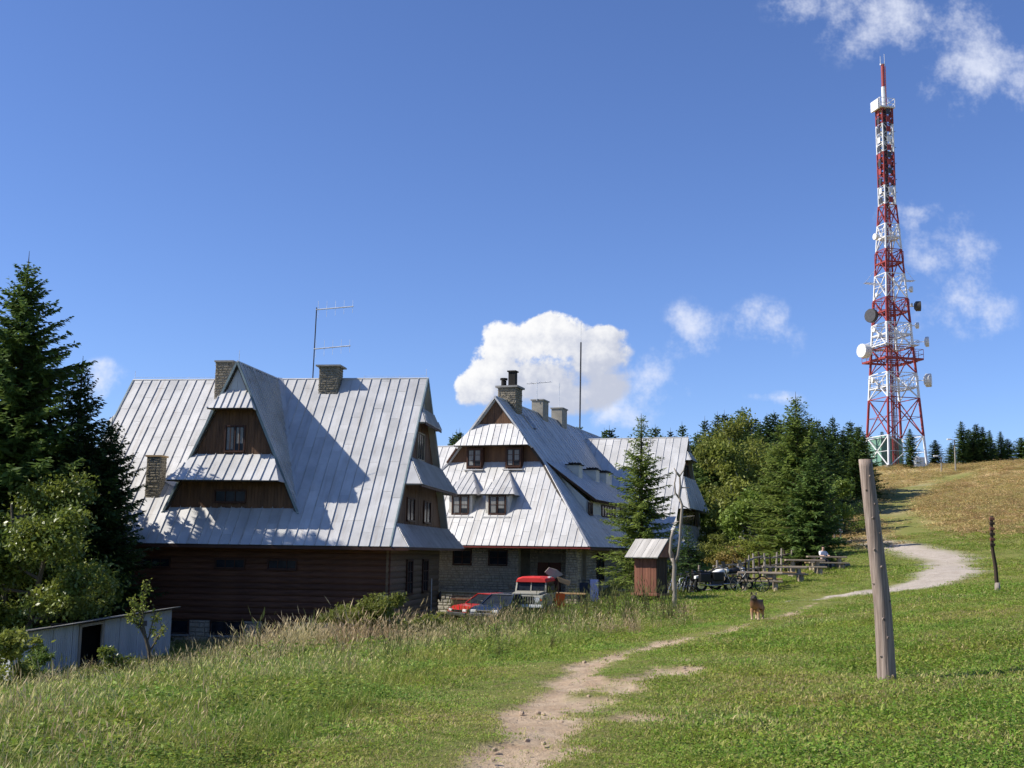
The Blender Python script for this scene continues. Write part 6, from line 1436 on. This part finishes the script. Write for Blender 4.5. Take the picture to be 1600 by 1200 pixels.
ng.links.new(nattr('rot', 'FLOAT_VECTOR'), ip.inputs['Rotation']); ng.links.new(nattr('scl', 'FLOAT_VECTOR'), ip.inputs['Scale']); ng.links.new(ip.outputs[0], go.inputs[0])
def scatter(name, x, y, idx, scl, label, cat, sink=0.0):
    z = H(x, y) - sink; me = bpy.data.meshes.new(name); me.vertices.add(len(x)); me.vertices.foreach_set('co', np.stack([x, y, z], 1).astype(np.float32).ravel())
    rg = np.random.default_rng(len(x)); rot = np.stack([rg.normal(0, .1, len(x)), rg.normal(0, .1, len(x)), rg.uniform(0, 6.283, len(x))], 1)
    a = me.attributes.new('kind_index', 'INT', 'POINT'); a.data.foreach_set('value', idx.astype(np.int32))
    a = me.attributes.new('rot', 'FLOAT_VECTOR', 'POINT'); a.data.foreach_set('vector', rot.astype(np.float32).ravel())
    a = me.attributes.new('scl', 'FLOAT_VECTOR', 'POINT'); a.data.foreach_set('vector', scl.astype(np.float32).ravel())
    me.materials.append(M['grass_blade'])
    o = link(bpy.data.objects.new(name, me)); md = o.modifiers.new('scatter', 'NODES'); md.node_group = ng; tag(o, label, cat, kind='stuff'); return o
rg = np.random.default_rng(77)
def samp(n, y0, y1, k=.56, m_=3.0):
    y = np.exp(rg.uniform(math.log(y0), math.log(y1), n)); x = rg.uniform(-1, 1, n) * (k * y + m_); return x, y
def inA(x, y):   # footprints of the buildings and the shed
    def loc(o, a): dx = x - o[0]; dy = y - o[1]; return dx * math.cos(a) - dy * math.sin(a), dx * math.sin(a) + dy * math.cos(a)
    u, v = loc(a0, AA); r = (u > WU0 - .1) & (u < WU1 + .1) & (v > WV0 - .1) & (v < WV1 + 1)
    u, v = loc(b0, BA); r |= (u > -13.4) & (u < 1.4) & (v > 1.0) & (v < 30)
    u, v = loc((sA.x, sA.y), -rzS); r |= (u > 0) & (u < LS) & (v > -.08) & (v < 3.4)
    return r
# short lawn
x, y = samp(150000, 6.0, 95); d_, g_, dr_, me_, hd_ = masks(x, y)
keep = (rg.random(len(x)) > np.maximum(d_ * .97, g_ * 1.0)) & (rg.random(len(x)) > dr_) & (rg.random(len(x)) > me_ * .75) & ~inA(x, y)
dtr, _s = dpoly(x, y, TRAIL); worn = 1 - sstep(dtr, .3, 2.2)
keep &= rg.random(len(x)) > worn * .35
x, y, worn = x[keep], y[keep], worn[keep]
pat = fbm(x * .5, y * .5, 55, 3); ix = np.where(rg.random(len(x)) < np.clip((pat - .45) * 3, 0.05, .8), KI['a2_lawn_dry'], np.where(rg.random(len(x)) < .30, KI['a3_clover'], pick(('a0_lawn', 'a1_lawn'), len(x))))
lush = sstep(fbm(x * .25, y * .25, 66, 3), .35, .7)
s = (0.75 + .6 * rg.random(len(x)) + .55 * lush) * (1 - .45 * worn); wd = 1 + y / 34; s3 = np.stack([s * wd, s * wd, s * (1 + y / 140)], 1)
scatter('lawn_grass', x, y, ix, s3, 'short green grass of the trodden meadow and lawn', 'grass')
# tall meadow
x, y = samp(95000, 6.5, 66, .56, 3); d_, g_, dr_, me_, hd_ = masks(x, y)
dtr, _s = dpoly(x, y, TRAIL)
keep = (rg.random(len(x)) < me_) & ~inA(x, y) & (x < 6); x, y, dtr, me_ = x[keep], y[keep], dtr[keep], me_[keep]
far_ = sstep(y + .25 * x, 24, 36)
tanp = sstep(fbm(x * .30, y * .30, 91, 3), .42, .66) * (.05 + .42 * far_ + .38 * sstep(y, 33, 38) * (x > -9)); r_ = rg.random(len(x)); q_ = rg.random(len(x)); gp_ = sstep(fbm(x * .4, y * .4, 12, 3), .38, .62)
L_ = len(x); wp_ = sstep(fbm(x * .8, y * .8, 14, 3), .5, .66)
ix = np.where(r_ < tanp, pick(('c0_tan', 'c1_tan'), L_), np.where(q_ < .30 + .5 * gp_, pick(('b0_green_tall', 'b1_green_tall'), L_), pick(('d0_mix', 'd1_mix'), L_)))
ix = np.where(rg.random(L_) < .16 + .5 * wp_, pick(('g0_weed', 'g1_weed'), L_), ix)
ix = np.where((rg.random(len(x)) < .015) & (y > 20), KI['f0_dock'], ix)
s = (.40 + .45 * rg.random(len(x))) * (.40 + .50 * sstep(dtr, .8, 5.0)); rag_ = sstep(y, 31, 36) * sstep(x, -12, -8) * (1 - sstep(x, -4.5, -2.5)) * (y < 49); s = s * (1 + .15 * far_ * (x > -9)) * (1 + rag_ * (.25 + .75 * rg.random(len(x)) ** 2)) * (1 - .45 * sstep(y, 41, 48) * (x > .4)) * (1 - .3 * (x < -9) * sstep(y, 30, 38)); wd = 1.15 + y / 55; s3 = np.stack([s * wd, s * wd, s], 1)
scatter('meadow_grass', x, y, ix, s3, 'tall seeding meadow grass, straw coloured and green, in front of the houses', 'grass')
# dry hillside
n = 45000; y = np.exp(rg.uniform(math.log(84), math.log(232), n)); x = rg.uniform(-.02, .54, n) * y + rg.uniform(-3, 3, n); d_, g_, dr_, me_, hd_ = masks(x, y)
keep = (rg.random(n) < dr_) & (rg.random(n) > hd_) & ~inA(x, y); x, y = x[keep], y[keep]
s = .6 + .9 * rg.random(len(x)); wd = .9 + y / 130; s3 = np.stack([s * wd, s * wd, s * (.15 + .38 * fbm(x * .1, y * .1, 5, 2))], 1)
scatter('hillside_grass', x, y, np.where(rg.random(len(x)) < .85, pick(('e0_ochre', 'e1_ochre'), len(x)), pick(('d0_mix', 'g1_weed'), len(x))), s3, 'dry ochre grass covering the hillside below the tower', 'grass')
# dark docks and weeds at the yard edge
n = 700; px_ = rg.uniform(690, 1075, n); py_ = rg.uniform(945, 1010, n); x = []; y = []
for i in range(n):
    q = at(px_[i], py_[i], rg.uniform(36, 53)); x.append(q[0]); y.append(q[1])
x = np.array(x); y = np.array(y); d_, g_, dr_, me_, hd_ = masks(x, y); keep = (g_ < .3) & (d_ < .3) & (y < 54); x, y = x[keep], y[keep]
s = .5 + .6 * rg.random(len(x)); scatter('weed_stalks', x, y, np.where(rg.random(len(x)) < .45, KI['f0_dock'], KI['g0_weed']), np.stack([s * 1.2, s * 1.2, s], 1), 'reddish brown weed stalks along the yard edge', 'weeds')
# loose stones on the trail and the gravel
x, y = samp(60000, 7, 60, .5, 2); d_, g_, dr_, me_, hd_ = masks(x, y); keep = rg.random(len(x)) < np.maximum(d_ * .07, g_ * .3); x, y = x[keep], y[keep]
s = (.12 + .5 * rg.random(len(x)) ** 4) * (1 + y / 40); scatter('path_stones', x, y, pick(('h0_stone', 'h1_stone'), len(x)), np.stack([s, s, s], 1), 'small loose stones on the dirt trail and gravel path', 'stones', sink=.02)
